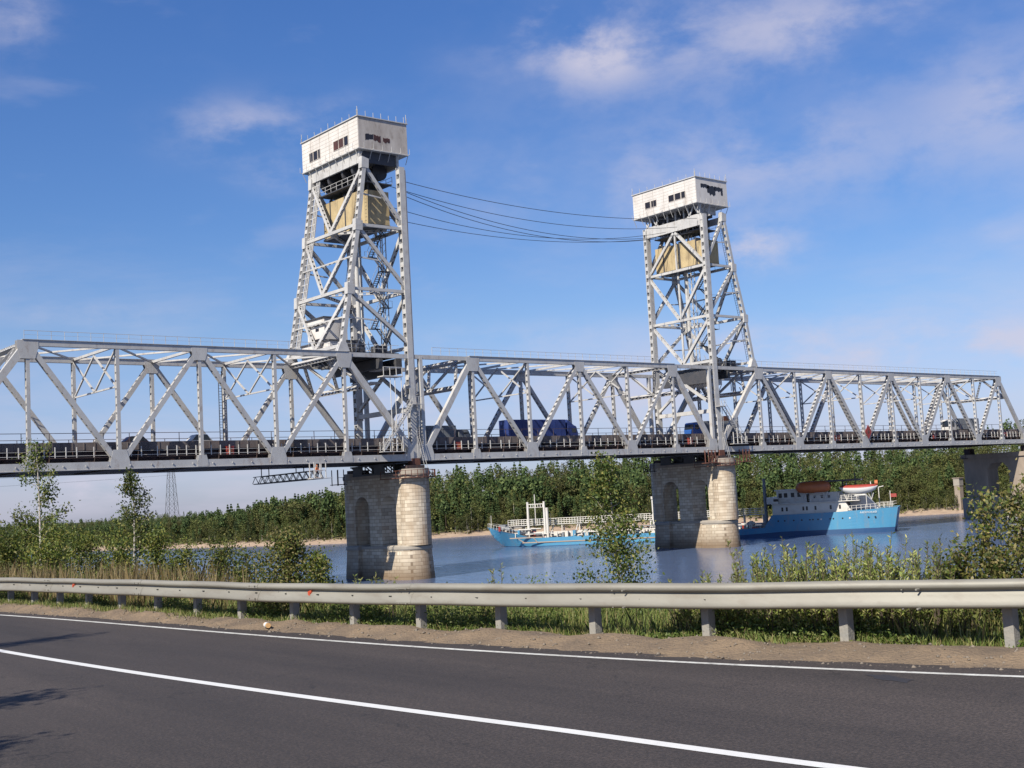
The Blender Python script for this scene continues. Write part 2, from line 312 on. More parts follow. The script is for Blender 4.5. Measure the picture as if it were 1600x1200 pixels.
def terrain():
    xs=np.unique(np.concatenate([axis(-5200,-30,-52,-28,.35),np.arange(-28,340,3.2),axis(340,6500,340,345,3.5)[1:]]))
    xs=xs[xs>-5200]; ys=np.unique(np.concatenate([axis(-4000,-104,-150,-104,.6),np.arange(-104,340,3.6),axis(340,7000,340,346,4)]))
    xs=xs[np.concatenate([[True],np.diff(xs)>.2])]; ys=ys[np.concatenate([[True],np.diff(ys)>.3])]
    X,Y=np.meshgrid(xs,ys); Z=height(X,Y)
    far=np.maximum(np.abs(X),np.abs(Y))>900
    nx,ny=len(xs),len(ys); V=np.stack([X.ravel(),Y.ravel(),Z.ravel()],1)
    i,j=np.meshgrid(np.arange(nx-1),np.arange(ny-1)); k=(j*nx+i).ravel()
    F=np.stack([k,k+1,k+nx+1,k+nx],1)
    m=bpy.data.materials.new('ground_soil'); m.use_nodes=True; nt=m.node_tree; n=nt.nodes; L=nt.links; b=n['Principled BSDF']; b.inputs['Roughness'].default_value=.95
    tc=n.new('ShaderNodeTexCoord'); sp=n.new('ShaderNodeSeparateXYZ'); L.new(tc.outputs['Object'],sp.inputs[0])
    def noise(s,d=6,r=.6):
        t=n.new('ShaderNodeTexNoise'); t.inputs['Scale'].default_value=s; t.inputs['Detail'].default_value=d; t.inputs['Roughness'].default_value=r; L.new(tc.outputs['Object'],t.inputs['Vector']); return t.outputs['Fac']
    def mixc(f,a,c):
        x=n.new('ShaderNodeMix'); x.data_type='RGBA'; L.new(f,x.inputs[0])
        for k_,v in ((6,a),(7,c)):
            if isinstance(v,tuple): x.inputs[k_].default_value=(*v,1)
            else: L.new(v,x.inputs[k_])
        return x.outputs[2]
    def rmp(v,a,c):
        r=n.new('ShaderNodeMapRange'); L.new(v,r.inputs[0]); r.inputs[1].default_value=a; r.inputs[2].default_value=c; return r.outputs[0]
    soil=mixc(rmp(noise(3.0),.35,.65),(.14,.105,.078),(.21,.16,.12)); soil=mixc(rmp(noise(28,3),.5,.7),soil,(.09,.07,.055))
    green=mixc(rmp(noise(.25),.4,.6),(.045,.065,.016),(.09,.08,.03))
    sand=mixc(rmp(noise(.6),.35,.65),(.36,.27,.19),(.27,.19,.135))
    zlow=rmp(sp.outputs[2],1.9,1.2)
    isfar=rmp(sp.outputs[0],60,80)
    near=mixc(rmp(sp.outputs[2],8.5,8.72),green,soil)
    far_=mixc(zlow,green,sand)
    L.new(mixc(isfar,near,far_),b.inputs['Base Color'])
    bp=n.new('ShaderNodeBump'); bp.inputs['Strength'].default_value=.7; bp.inputs['Distance'].default_value=.06; L.new(noise(9,8,.75),bp.inputs['Height']); L.new(bp.outputs[0],b.inputs['Normal'])
    tag(npmesh('ground',V,F,m,smooth=True),kind='structure')
terrain()
def hz(x,y): return float(height(np.array([x]),np.array([y]))[0])

# water
def water():
    m=bpy.data.materials.new('river_water'); m.use_nodes=True; nt=m.node_tree; n=nt.nodes; L=nt.links; b=n['Principled BSDF']
    b.inputs['Base Color'].default_value=(.072,.105,.185,1); b.inputs['Roughness'].default_value=.17; b.inputs['IOR'].default_value=1.33
    tc=n.new('ShaderNodeTexCoord')
    def nz(s,sc,d):
        mp=n.new('ShaderNodeMapping'); mp.inputs['Scale'].default_value=sc; mp.inputs['Rotation'].default_value=(0,0,R(-35)); L.new(tc.outputs['Object'],mp.inputs[0])
        t=n.new('ShaderNodeTexNoise'); t.inputs['Scale'].default_value=s; t.inputs['Detail'].default_value=d; t.inputs['Roughness'].default_value=.6; L.new(mp.outputs[0],t.inputs['Vector']); return t.outputs['Fac']
    a=nz(.55,(1,.35,1),5); c=nz(.045,(1,.5,1),3)
    r=n.new('ShaderNodeMapRange'); L.new(c,r.inputs[0]); r.inputs[1].default_value=.38; r.inputs[2].default_value=.62; r.inputs[3].default_value=.35; r.inputs[4].default_value=1.0
    mu=n.new('ShaderNodeMath'); mu.operation='MULTIPLY'; L.new(a,mu.inputs[0]); L.new(r.outputs[0],mu.inputs[1])
    bp=n.new('ShaderNodeBump'); bp.inputs['Strength'].default_value=1; bp.inputs['Distance'].default_value=.20; L.new(mu.outputs[0],bp.inputs['Height']); L.new(bp.outputs[0],b.inputs['Normal'])
    w=MB(); w.add([(-5000,-3900,.12),(6400,-3900,.12),(6400,6800,.12),(-5000,6800,.12)],[(0,1,2,3)])
    tag(w.build('water',m),kind='structure')
water()

# ============================================================ ROAD
def mound(x,y):
    e=edgeX(y); r=railX(y); u=np.clip((x-e-.35)/(r+.55-e-.35),0,1)
    return ROADZ-.035+.12*np.sin(math.pi*np.minimum(1,u*1.05))**1.5*(.5+1.0*vnoise(x,y,.5,1))+.035*vnoise(x,y,.12,4)-.06*((u<=0)|(u>=1))
def strip(name,offa,offb,y0,y1,z,m,step=1.0,kind='structure'):
    ys=np.arange(y0,y1+step,step); e=edgeX(ys); V=[];F=[]
    for i,(yy,ee) in enumerate(zip(ys,e)):
        V+= [(ee+offa,yy,z),(ee+offb,yy,z)]
        if i: k=2*i; F.append((k-2,k-1,k+1,k))
    return tag(npmesh(name,np.array(V),np.array(F),m),kind=kind)
def asphalt():
    m=bpy.data.materials.new('asphalt'); m.use_nodes=True; nt=m.node_tree; n=nt.nodes; L=nt.links; b=n['Principled BSDF']; b.inputs['Roughness'].default_value=.82
    tc=n.new('ShaderNodeTexCoord')
    def nz(s,sc,d=6,r=.6):
        mp=n.new('ShaderNodeMapping'); mp.inputs['Scale'].default_value=sc; L.new(tc.outputs['Object'],mp.inputs[0])
        t=n.new('ShaderNodeTexNoise'); t.inputs['Scale'].default_value=s; t.inputs['Detail'].default_value=d; t.inputs['Roughness'].default_value=r; L.new(mp.outputs[0],t.inputs['Vector']); return t.outputs['Fac']
    cr=n.new('ShaderNodeValToRGB'); cr.color_ramp.elements[0].position=.36; cr.color_ramp.elements[0].color=(.024,.0190,.0172,1); cr.color_ramp.elements[1].position=.62; cr.color_ramp.elements[1].color=(.048,.038,.0335,1)
    a1=nz(1.1,(1,.10,1),7,.62); a2=nz(.55,(1,.22,1),3,.5); ad=n.new('ShaderNodeMath'); ad.operation='MULTIPLY_ADD'; L.new(a1,ad.inputs[0]); ad.inputs[1].default_value=.6; sc=n.new('ShaderNodeMath'); sc.operation='MULTIPLY'; L.new(a2,sc.inputs[0]); sc.inputs[1].default_value=.4; L.new(sc.outputs[0],ad.inputs[2]); L.new(ad.outputs[0],cr.inputs[0])
    sp=n.new('ShaderNodeValToRGB'); sp.color_ramp.elements[0].position=.42; sp.color_ramp.elements[0].color=(.55,.55,.55,1); sp.color_ramp.elements[1].position=.66; sp.color_ramp.elements[1].color=(1.6,1.55,1.5,1)
    L.new(nz(34,(1,1,1),4,.75),sp.inputs[0])
    x=n.new('ShaderNodeMix'); x.data_type='RGBA'; x.blend_type='MULTIPLY'; x.inputs[0].default_value=1; L.new(cr.outputs[0],x.inputs[6]); L.new(sp.outputs[0],x.inputs[7]); L.new(x.outputs[2],b.inputs['Base Color'])
    vo=n.new('ShaderNodeTexVoronoi'); vo.feature='DISTANCE_TO_EDGE'; vo.inputs['Scale'].default_value=.55; nv=n.new('ShaderNodeTexNoise'); nv.inputs['Scale'].default_value=2.2; nv.inputs['Detail'].default_value=5; L.new(tc.outputs['Object'],nv.inputs['Vector'])
    wv=n.new('ShaderNodeVectorMath'); wv.operation='MULTIPLY_ADD'; L.new(nv.outputs['Color'],wv.inputs[0]); wv.inputs[1].default_value=(1.1,1.1,0); L.new(tc.outputs['Object'],wv.inputs[2]); L.new(wv.outputs[0],vo.inputs['Vector'])
    ck=n.new('ShaderNodeMapRange'); L.new(vo.outputs['Distance'],ck.inputs[0]); ck.inputs[1].default_value=.003; ck.inputs[2].default_value=.010; ck.inputs[3].default_value=.55; ck.inputs[4].default_value=1
    cm=n.new('ShaderNodeMapRange'); L.new(nz(.35,(1,1,1),2,.5),cm.inputs[0]); cm.inputs[1].default_value=.50; cm.inputs[2].default_value=.56; mc=n.new('ShaderNodeMix'); mc.data_type='FLOAT'; L.new(cm.outputs[0],mc.inputs[0]); mc.inputs[2].default_value=1; L.new(ck.outputs[0],mc.inputs[3])
    x2=n.new('ShaderNodeMix'); x2.data_type='RGBA'; x2.blend_type='MULTIPLY'; x2.inputs[0].default_value=1; L.new(x.outputs[2],x2.inputs[6]); L.new(mc.outputs[0],x2.inputs[7]); L.new(x2.outputs[2],b.inputs['Base Color'])
    bp=n.new('ShaderNodeBump'); bp.inputs['Strength'].default_value=.5; bp.inputs['Distance'].default_value=.012; L.new(nz(70,(1,1,1),3,.7),bp.inputs['Height']); L.new(bp.outputs[0],b.inputs['Normal'])
    return m
ASPH=asphalt()
def road():
    ys=np.arange(-230,120,.5); e=edgeX(ys); V=[];F=[]
    for i,(yy,ee) in enumerate(zip(ys,e)):
        wob=.12*math.sin(yy*1.7)+.1*math.sin(yy*.61+1)+.05*math.sin(yy*5.3)
        V+= [(ee-8.6,yy,ROADZ),(ee+.62+wob,yy,ROADZ)]
        if i: k=2*i; F.append((k-2,k-1,k+1,k))
    tag(npmesh('road',np.array(V),np.array(F),ASPH),kind='structure')
road()
def patch():
    m=MB(); pts=[]
    for i in range(14): a=2*math.pi*i/14; r_=1+.25*math.sin(i*2.3); pts.append((.34*r_*math.cos(a),.12*r_*math.sin(a),0))
    m.add(pts,[tuple(range(14))]); o=m.build('road_patch',mat('tar_patch',(.03,.028,.032),.7),None,loc=(float(edgeX(-140.2))-.42,-140.3,ROADZ+.003)); o.rotation_euler=(0,0,R(70)); tag(o,kind='structure')
patch()
LINE=mat('road_line_paint',(.80,.80,.76),.7,0,var=(.55,.54,.50),vs=3,var2=(.16,.15,.15),vs2=11,amt2=.85)
LINEW=mat('fresh_line_paint',(.86,.86,.84),.6,0,var=(.78,.78,.76),vs=2,var2=(.4,.4,.4),vs2=25,amt2=.3)
strip('edge_line',-.055,.055,-230,120,ROADZ+.004,LINE)
def centre():
    ys=np.arange(-230,121,.5); e=centreX(ys); V=[];F=[]
    for i,(yy,ee) in enumerate(zip(ys,e)):
        V+= [(ee-.075,yy,ROADZ+.004),(ee+.075,yy,ROADZ+.004)]
        if i: k=2*i; F.append((k-2,k-1,k+1,k))
    tag(npmesh('centre_line',np.array(V),np.array(F),LINEW),kind='structure')
centre()

# ============================================================ BRIDGE
P=22.0; H=14.64; WD=14.91; ZB=17.55; ZT=ZB+H+.1
def sx(s):
    if s<2.5: return 2.5*P-.9+(s-2.5)*21.7407
    if s<=5.5: return s*P
    return 5.5*P+1.667+(s-5.5)*21.335
def gusset(mb,x,y,z,w,h,down,t=.62):
    """plates at a node on both faces of the truss plane"""
    k=-1 if down else 1
    pts=[(x-w/2,0,z+k*.1),(x-w/2,0,z-k*h*.35),(x-w*.34,0,z-k*h),(x+w*.34,0,z-k*h),(x+w/2,0,z-k*h*.35),(x+w/2,0,z+k*.1)]
    for yy in (y-t/2-.03,y+t/2): mb.prism([(a,yy,c) for a,_,c in pts],(0,.03,0))
def truss_span(name,label,ta,tb,ba,bb,enda,endb,open_=.45,portals=(1,1),sway=(),topext=(),panelw=.60):
    """ta..tb first/last top nodes (s); ba..bb bottom nodes"""
    T=thing(name,label,'bridge span',(sx(ba) if not isinstance(ba,float) or True else 0,0,0)); ox=T.location.x
    def bl(mb,n,m,**k): 
        mb.v=[(a-ox,b,c) for a,b,c in mb.v]; return mb.build(n,m,T,**k)
    tn=[]; s=ta
    while s<=tb+1e-6: tn.append(s); s+=1
    bn=[ba]+[x+.5 for x in tn[:-1]]+[bb]
    for y in (0,WD):
        o_=-1 if y==0 else 1
        m=MB(); m.bar((sx(tn[0])-.6+(0),y,ZT),(sx(tn[-1])+.6,y,ZT),.62,.72,side=(0,1,0)); 
        m.box(sx(tn[0])-.62,sx(tn[-1])+.62,y-.42,y+.42,ZT+.36,ZT+.42)
        bl(m,'top_chord',STEEL)
        m=MB(); m.bar((sx(ba),y,ZB),(sx(bb),y,ZB),.6,.92,side=(0,1,0)); m.box(sx(ba),sx(bb),y-.42,y+.42,ZB-.50,ZB-.46)
        xx=sx(ba)+1
        while xx<sx(bb): m.box(xx-.05,xx+.05,y+o_*.36-.05,y+o_*.36+.05,ZB-.1,ZB+.08); xx+=2.75
        bl(m,'bottom_chord',STEEL)
        for i,t in enumerate(tn):
            for b,end in ((bn[i],i==0),(bn[i+1],i==len(tn)-1)):
                d=Vector((sx(b)-sx(t),0,ZB-ZT)).normalized()
                A=Vector((sx(t),y,ZT))+d*.5; B=Vector((sx(b),y,ZB))-d*.5
                m=MB(); w=.84 if end else panelw
                if end: 
                    m.bar(A,B,.62,w,side=(0,1,0))
                else: m.lac(A,B,w,.56,pitch=.95,op=open_)
                bl(m,'end_post' if end else 'diagonal',STEEL)
        hv=[x for x in tn]+[x for x in bn[1:-1]]
        for t in sorted(hv):
            m=MB(); m.lac((sx(t),y,ZB+.4),(sx(t),y,ZT-.35),.44,.50,pitch=.95,op=open_ if t in tn else open_*.8,t=.05); bl(m,'vertical',STEEL)
        for t in tn:
            m=MB(); big=t in (tn[0],tn[-1]); gusset(m,sx(t),y,ZT+.2,2.5 if big else 2.2,2.1 if big else 1.7,False); bl(m,'gusset_plate',STEEL)
            m=MB(); gusset(m,sx(t),y,ZB-.3,1.5,1.35,True); bl(m,'gusset_plate',STEEL)
        for b in bn:
            m=MB(); big=b in (bn[0],bn[-1]); x=sx(b)+(0.6 if b==bn[0] else -.6 if b==bn[-1] else 0); gusset(m,x,y,ZB-.4,2.5,2.3,True); bl(m,'gusset_plate',STEEL)
    # top laterals
    hs=sorted(set(tn+[x for x in bn[1:-1]]))
    for s_ in hs:
        m=MB(); m.bar((sx(s_),.3,ZT+.05),(sx(s_),WD-.3,ZT+.05),.30,.34); bl(m,'cross_strut',STEEL)
    for a,b in zip(tn[:-1],tn[1:]):
        mid=(a+b)/2
        for (p,q) in (((a,0),(mid,1)),((mid,1),(b,0)),((a,1),(mid,0)),((mid,0),(b,1))):
            m=MB(); m.bar((sx(p[0]),.3 if p[1]==0 else WD-.3,ZT+.02),(sx(q[0]),.3 if q[1]==0 else WD-.3,ZT+.02),.24,.22); bl(m,'lateral_brace',STEEL)
    # sway frames in vertical planes
    for s_ in sway:
        x=sx(s_); zt=ZT-.3; zb=ZT-5.0; y0,y1,ym=.3,WD-.3,WD/2
        m=MB()
        for A,B in (((y0,zb),(y1,zb)),((y0,zt),(ym,zb)),((ym,zt),(y0,zb)),((ym,zt),(y1,zb)),((y1,zt),(ym,zb))):
            m.bar((x,A[0],A[1]),(x,B[0],B[1]),.2,.2)
        bl(m,'sway_frame',STEEL)
    # portals in the planes of the end posts
    for k,(t,b) in enumerate(((tn[0],bn[0]),(tn[-1],bn[-1]))):
        if not portals[k]: continue
        d=Vector((sx(b)-sx(t),0,ZB-ZT))
        a0=Vector((sx(t),0,ZT)); a1=a0+d*.30; m=MB(); yv=Vector((0,1,0))
        for q in (a0,a1): m.lac(q+yv*.4,q+yv*(WD-.4),.6,.5,side=d,pitch=.9,op=.5)
        n_=4
        for i in range(n_):
            p=a0+yv*(.4+(WD-.8)*i/n_); q=a1+yv*(.4+(WD-.8)*(i+1)/n_); p2=a1+yv*(.4+(WD-.8)*i/n_); q2=a0+yv*(.4+(WD-.8)*(i+1)/n_)
            if i%2: m.lac(p,q,.34,.34,side=d,pitch=.8,op=.5)
            else: m.lac(p2,q2,.34,.34,side=d,pitch=.8,op=.5)
        bl(m,'portal_frame',STEEL)
    # floor: cross beams at every half panel, stringers, bottom laterals plating
    x=sx(ba); XE=sx(bb)
    allb=sorted(set(hs+[ba,bb]))
    for s_ in allb:
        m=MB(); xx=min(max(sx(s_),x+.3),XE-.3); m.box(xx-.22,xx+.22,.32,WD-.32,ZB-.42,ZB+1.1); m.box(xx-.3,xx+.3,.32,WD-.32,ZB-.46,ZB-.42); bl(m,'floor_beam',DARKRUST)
    m=MB()
    for yy in (1.9,4.6,7.45,10.3,13.0): m.box(x+.05,XE-.05,yy-.12,yy+.12,ZB+.0,ZB+1.95); m.box(x+.05,XE-.05,yy-.2,yy+.2,ZB-.03,ZB)
    q=x+2.75
    while q<XE-.5:
        m.prism([(q,1.78,ZB+1.9),(q,1.78,ZB+.5),(q,1.55,ZB+.5),(q,1.2,ZB+1.9)],(.08,0,0)); q+=2.75
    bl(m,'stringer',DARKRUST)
    m=MB(); m.box(x,XE,1.35,WD-1.35,ZB+1.95,ZB+2.2); bl(m,'deck_slab',DECKC)
    m=MB(); m.box(x,XE,1.35,1.75,ZB+2.2,ZB+2.95); m.box(x,XE,WD-1.75,WD-1.35,ZB+2.2,ZB+2.95)
    q=x+1.4
    while q<XE: m.box(q-.06,q+.06,1.29,1.35,ZB+2.0,ZB+2.9); q+=1.375
    bl(m,'kerb_beam',DECKC)
    for yy in (1.5,WD-1.5):
        m=MB(); q=x+.6
        while q<XE: m.bar((q,yy,ZB+2.95),(q,yy,ZB+4.05),.07,.07,side=(1,0,0)); q+=3.3
        m.bar((x+.1,yy,ZB+4.08),(XE-.1,yy,ZB+4.08),.07,.07); bl(m,'deck_railing',RAILM)
    m=MB(); m.box(x,XE,.42,1.3,ZB+1.0,ZB+1.06); bl(m,'service_walkway',DARKRUST)
    m=MB(); q=x+.9; i=0
    while q<XE-.3:
        m.box(q-.05,q+.05,.46,.56,ZB+1.06,ZB+2.35); q+=1.3+random.choice((0,.0,.35,.8)); i+=1
    m.bar((x+.2,.51,ZB+1.28),(XE-.2,.51,ZB+1.28),.05,.05); m.bar((x+.2,.51,ZB+1.8),(XE-.2,.51,ZB+1.8),.04,.04); bl(m,'walkway_railing',WHITE)
    # light railing along the near top chord
    a,b=sx(tn[0])-.3,sx(tn[-1])+.3
    if topext: a-=topext[0]; b+=topext[1]
    m=MB(); q=a
    while q<=b+.01: m.box(q-.025,q+.025,-.03,.02,ZT+.42,ZT+1.5); q+=1.6
    m.bar((a,0,ZT+1.5),(b,0,ZT+1.5),.05,.05); m.bar((a,0,ZT+1.0),(b,0,ZT+1.0),.025,.025); bl(m,'top_chord_railing',STEEL)
    m=MB(); m.box(x+.02,XE-.02,.3,WD-.3,ZB-.30,ZB-.26); 
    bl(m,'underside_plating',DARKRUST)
    return T,ox
A,ax_=truss_span('fixed_truss_span','grey steel truss span at the left, joined to the left lift tower',0.,2.,-.5,2.5,0,0,sway=(.5,1.5),topext=(0,0),open_=.30)
B,bx_=truss_span('lift_truss_span','grey steel truss span between the two lift towers, carrying the long blue truck',3.,5.,2.55,5.45,0,0,sway=(3.5,4.5),topext=(7,-1.))
Cc,cx_=truss_span('fixed_truss_span','grey steel truss span right of the right lift tower, with red diamond mark',6.,10.,5.5,10.5,0,0,sway=(6.5,7.5,8.5,9.5),open_=.6,panelw=.76)
# chord links between spans and tower legs, end verticals of the lift span
for T,ox,items in ((A,ax_,((sx(2)+.6,54.2),)),(B,bx_,((55.4,sx(3)-.6),(sx(5)+.6,120.8))),(Cc,cx_,((121.8,sx(6)-.6),))):
    for a,b in items:
        for y in (0,WD):
            m=MB(); m.box(a-ox,b-ox,y-.25,y+.25,ZT-.3,ZT+.3); m.build('top_link',STEEL,T)
for s_ in (2.55,5.45):
    for y in (0,WD):
        m=MB(); m.bar((sx(s_)-bx_+(.3 if s_<4 else -.3),y,ZB+.4),(sx(s_)-bx_+(.3 if s_<4 else -.3),y,ZT),.6,.55,side=(0,1,0)); m.build('end_vertical',STEEL,B)
m=MB(); lx=sx(1.5)-ax_-.9
for dx in (-.25,.25): m.box(lx+dx-.04,lx+dx+.04,WD-.6,WD-.5,ZB+2.2,ZT-1.0)
z_=ZB+2.4
while z_<ZT-1: m.box(lx-.25,lx+.25,WD-.58,WD-.52,z_,z_+.05); z_+=.4
m.build('ladder',DARKST,A)
# approach span beyond the last pier
def approach():
    T=thing('approach_span','short deck girder span between the last pier and the right bank','bridge span',(231,0,0))
    m=MB()
    for yy in (1.2,4.5,7.5,10.4,13.7): m.box(0,62,yy-.2,yy+.2,ZB-.2,ZB+1.95)
    m.build('girder',DARKRUST,T)
    m=MB(); m.box(0,62,.6,14.3,ZB+1.95,ZB+2.25); m.box(0,62,.6,1.0,ZB+2.25,ZB+2.9); m.build('deck_slab',DECKC,T)
    m=MB(); q=.5
    while q<62: m.bar((q,.8,ZB+2.9),(q,.8,ZB+4.0),.07,.07,side=(1,0,0)); q+=3
    m.bar((0,.8,ZB+4),(62,.8,ZB+4),.07,.07); m.build('deck_railing',RAILM,T)
approach()

# ---------------------------------------------------------------- towers
def tower(name,label,xv,xs,mirror,cz):
    """xv: x of vertical legs; xs: x of sloped legs at the levels; mirror=-1 for left tower (sloped legs at -X)"""
    LV=[33.6,41.9,51.3,60.6]
    T=thing(name,label,'bridge tower',(xv,WD/2,15.3)); ox,oy,oz=xv,WD/2,15.3
    def bl(mb,n,m,parent=T,**k):
        mb.v=[(a-ox,b-oy,c-oz) for a,b,c in mb.v]; return mb.build(n,m,parent,**k)
    YN,YF=.15,14.6
    sgn=mirror
    for y in (YN,YF):
        m=MB(); m.lac((xv,y,17.4 if y else 17.4),(xv,y,60.6),.95,.85,pitch=1.35,op=.5,t=.12); leg=bl(m,'vertical_leg',STEELW)
        # guide rails on the span side
        m=MB()
        for dy in ((-.38,.0,.38) if sgn<0 else (-.40,)): m.box(xv-sgn*.60-.08,xv-sgn*.60+.08,y+dy-.055,y+dy+.055,24,60.2)
        bl(m,'guide_rail',GUIDE if sgn<0 else STEELW,leg)
        m=MB()
        for i in range(3): m.lac((xs[i],y,LV[i]),(xs[i+1],y,LV[i+1]),.62,.72,pitch=1.15,op=.48,t=.06)
        bl(m,'sloped_leg',STEELW)
        for i in range(3):
            z0,z1=LV[i],LV[i+1]
            m=MB(); m.lac((xs[i+1],y,z1-.3),(xv,y,z0+.6),.5,.42,pitch=1.0,op=.4); bl(m,'diagonal',STEELW)
        for i in (1,2):
            m=MB(); m.bar((xs[i],y,LV[i]),(xv,y,LV[i]),.4,.42,side=(0,1,0)); bl(m,'strut',STEELW)
        for i in (1,2,3): 
            m=MB()
            m.prism([(xs[i]-.6,y-.43,LV[i]-.9),(xs[i]+.6,y-.43,LV[i]-.9),(xs[i]+.7,y-.43,LV[i]+.5),(xs[i]-.5,y-.43,LV[i]+.8)],(0,.86,0))
            bl(m,'gusset_plate',STEELW)
        # footing shoe of the sloped leg on the truss node
        m=MB(); m.prism([(xs[0]-1.0,y-.4,ZT+.42),(xs[0]+1.0,y-.4,ZT+.42),(xs[0]+.4,y-.4,LV[0]+.5),(xs[0]-.4,y-.4,LV[0]+.5)],(0,.8,0)); bl(m,'leg_shoe',STEELW)
    if sgn<0:      # rail bundle running beside the far sloped leg
        m=MB()
        for dy in (-1.3,-1.75,-2.2):
            for i in range(3): m.bar((xs[i],YF+dy,LV[i]),(xs[i+1],YF+dy,LV[i+1]),.16,.16,side=(0,1,0))
        for i in range(3):
            for k in range(9): t=(k+.5)/9; x_=xs[i]+(xs[i+1]-xs[i])*t; z_=LV[i]+(LV[i+1]-LV[i])*t; m.bar((x_,YF-.3,z_),(x_,YF-2.3,z_),.08,.12,side=(1,0,0))
        bl(m,'guide_rail_bundle',STEELW)
    # faces across the bridge
    ym=(YN+YF)/2
    for face,xx in (('s',xs),('v',[xv]*4)):
        for i in range(3):
            x0,x1,z0,z1=xx[i],xx[i+1],LV[i],LV[i+1]
            if face=='v' and i==2:
                m=MB(); m.lac((x0,YN,z0),(x0+.0,ym,z1-1.9),.5,.42,side=(1,0,0),pitch=1,op=.42); bl(m,'cross_brace',STEELW)
                m=MB(); m.lac((x0,YF,z0),(x0,ym,z1-1.9),.5,.42,side=(1,0,0),pitch=1,op=.42); bl(m,'cross_brace',STEELW)
                m=MB(); m.bar((x0,ym,z0),(x0,ym,z1-1.9),.3,.3,side=(1,0,0)); bl(m,'hanger',STEELW)
            else:
                for yy in (YN,YF):
                    m=MB(); m.lac((x1,yy,z1-.3),(x0,ym,z0+.1),.5,.42,side=(1,0,0),pitch=1.0,op=.42); bl(m,'cross_brace',STEELW)
            if True:
                m=MB(); m.bar((x0,YN,z0),(x0,YF,z0),.42,.46,side=(1,0,0)); bl(m,'cross_strut',STEELW)
    for i in range(3):
        for k in (.5,):
            xq=xs[i]+(xs[i+1]-xs[i])*k; zq=LV[i]+(LV[i+1]-LV[i])*k
            for y in (YN,YF): m=MB(); m.bar((xq,y,zq),((xq+xv)/2+(xv-xq)*.0,y,zq-.35),.16,.2,side=(0,1,0)); bl(m,'sub_strut',STEELW)
            m=MB(); m.lac((xq,YN,zq),(xq,YF,zq),.2,.3,side=(1,0,0),pitch=1.2,op=.6) if i<2 else m.bar((xq,YF,zq),(xq,YF-3,zq),.14,.14); bl(m,'sub_strut',STEELW)
    m=MB()
    for i in range(3):
        A_=Vector((xs[i],YN+.75,LV[i])); B_=Vector((xs[i+1],YN+.75,LV[i+1]))
        for dy in (0,.45): m.bar(A_+Vector((0,dy,0)),B_+Vector((0,dy,0)),.05,.05,side=(0,1,0))
        nn=int((B_-A_).length/.45)
        for k in range(nn): q=A_.lerp(B_,(k+.5)/nn); m.box(q.x-.02,q.x+.02,q.y,q.y+.45,q.z-.02,q.z+.02)
    bl(m,'leg_ladder',DARKST)
    # level frames (plan bracing) seen from below
    for i in (1,2):
        m=MB(); m.lac((xs[i],ym,LV[i]),(xv,YN,LV[i]),.35,.35,side=(0,0,1),pitch=1,op=.45); m.lac((xs[i],ym,LV[i]),(xv,YF,LV[i]),.35,.35,side=(0,0,1),pitch=1,op=.45); bl(m,'plan_brace',STEELW)
    # machine floor girders and sheave supports
    xa,xb=(min(xs[3],xv)-.2,max(xs[3],xv)+.2)
    if sgn<0:
        m=MB()
        m.box(xs[3]-.25,xs[3]+.1,.8,15.4,60.7,62.6); m.box(xv-.1,xv+.3,.8,15.4,60.7,62.6); 
        q=1.5
        while q<15: m.box(xs[3]-.31,xs[3]-.25,q,q+.1,60.75,62.55); q+=1.9
        bl(m,'floor_girder',STEELW)
        m=MB(); m.box(xs[3]+.3,xv-.3,.9,1.2,60.9,62.6); m.box(xs[3]+.3,xv-.3,15.0,15.3,60.9,62.6); bl(m,'end_girder',DARKST)
    else:
        m=MB(); m.box(xv-.35,xv+.05,YN,YF,58.7,60.6); m.box(xs[3]-.2,xs[3]+.2,YN,YF,59.4,60.6)
        q=1.2
        while q<14: m.box(xv-.40,xv-.35,q,q+.1,58.75,60.55); q+=1.9
        bl(m,'floor_girder',STEELW)
        m=MB()
        for yc in (2.0,12.8):
            for dx in (-.2,2.2):
                for (a,b) in (((yc-1.6,62.7),(yc-1.2,60.7)),((yc+1.6,62.7),(yc+1.2,60.7)),((yc-1.2,60.7),(yc,62.7)),((yc+1.2,60.7),(yc,62.7)),((yc-1.7,60.7),(yc+1.7,60.7))):
                    m.bar((xv+dx,a[0],a[1]),(xv+dx,b[0],b[1]),.22,.22,side=(1,0,0))
        for yy in (5.2,7.3,9.4): m.box(xv+.4,xv+.7,yy-.15,yy+.15,60.6,62.7)
        m.box(xv+.2,xs[3],1.6,1.9,61.2,62.6); bl(m,'sheave_bracket',STEELW)
        m=MB(); m.box(xv+1.2,xs[3]-.3,2.2,14.2,60.8,62.5); bl(m,'sheave_housing',DARKST)
    for yc in (3.3,6.0,10,12.4):
        for xq,rq in ((min(xv,xs[3])+1.6,1.5),(max(xv,xs[3])-1.5,1.3)):
            m=MB(); m.tube((xq,yc,60.5),(xq,yc+.5,60.5),rq,18); bl(m,'sheave',DARKST)
    # service platform below the machine floor
    m=MB(); x0,x1=(xs[3]+.3,xv-.6) if sgn<0 else (xv+.6,xs[3]-.3)
    m.box(x0-.2,x1,1.5,13,58.15,58.3); bl(m,'platform',DARKST)
    m=MB()
    for xx in (x0-.2,x1):
        q=1.5
        while q<13.1: m.box(xx-.03,xx+.03,q-.03,q+.03,58.3,59.4); q+=1.6
        for z in (58.85,59.4): m.bar((xx,1.5,z),(xx,13,z),.05,.05)
    bl(m,'platform_railing',STEELW)
    # house
    hx0,hx1=(47.54,56.12) if sgn<0 else (119.88,128.46)
    HB,HT=62.76,67.4; hy0,hy1=.2,16.25
    m=MB(); m.box(hx0,hx1,hy0,hy1,HB,HT); hs_=bl(m,'machine_house',HOUSEM)
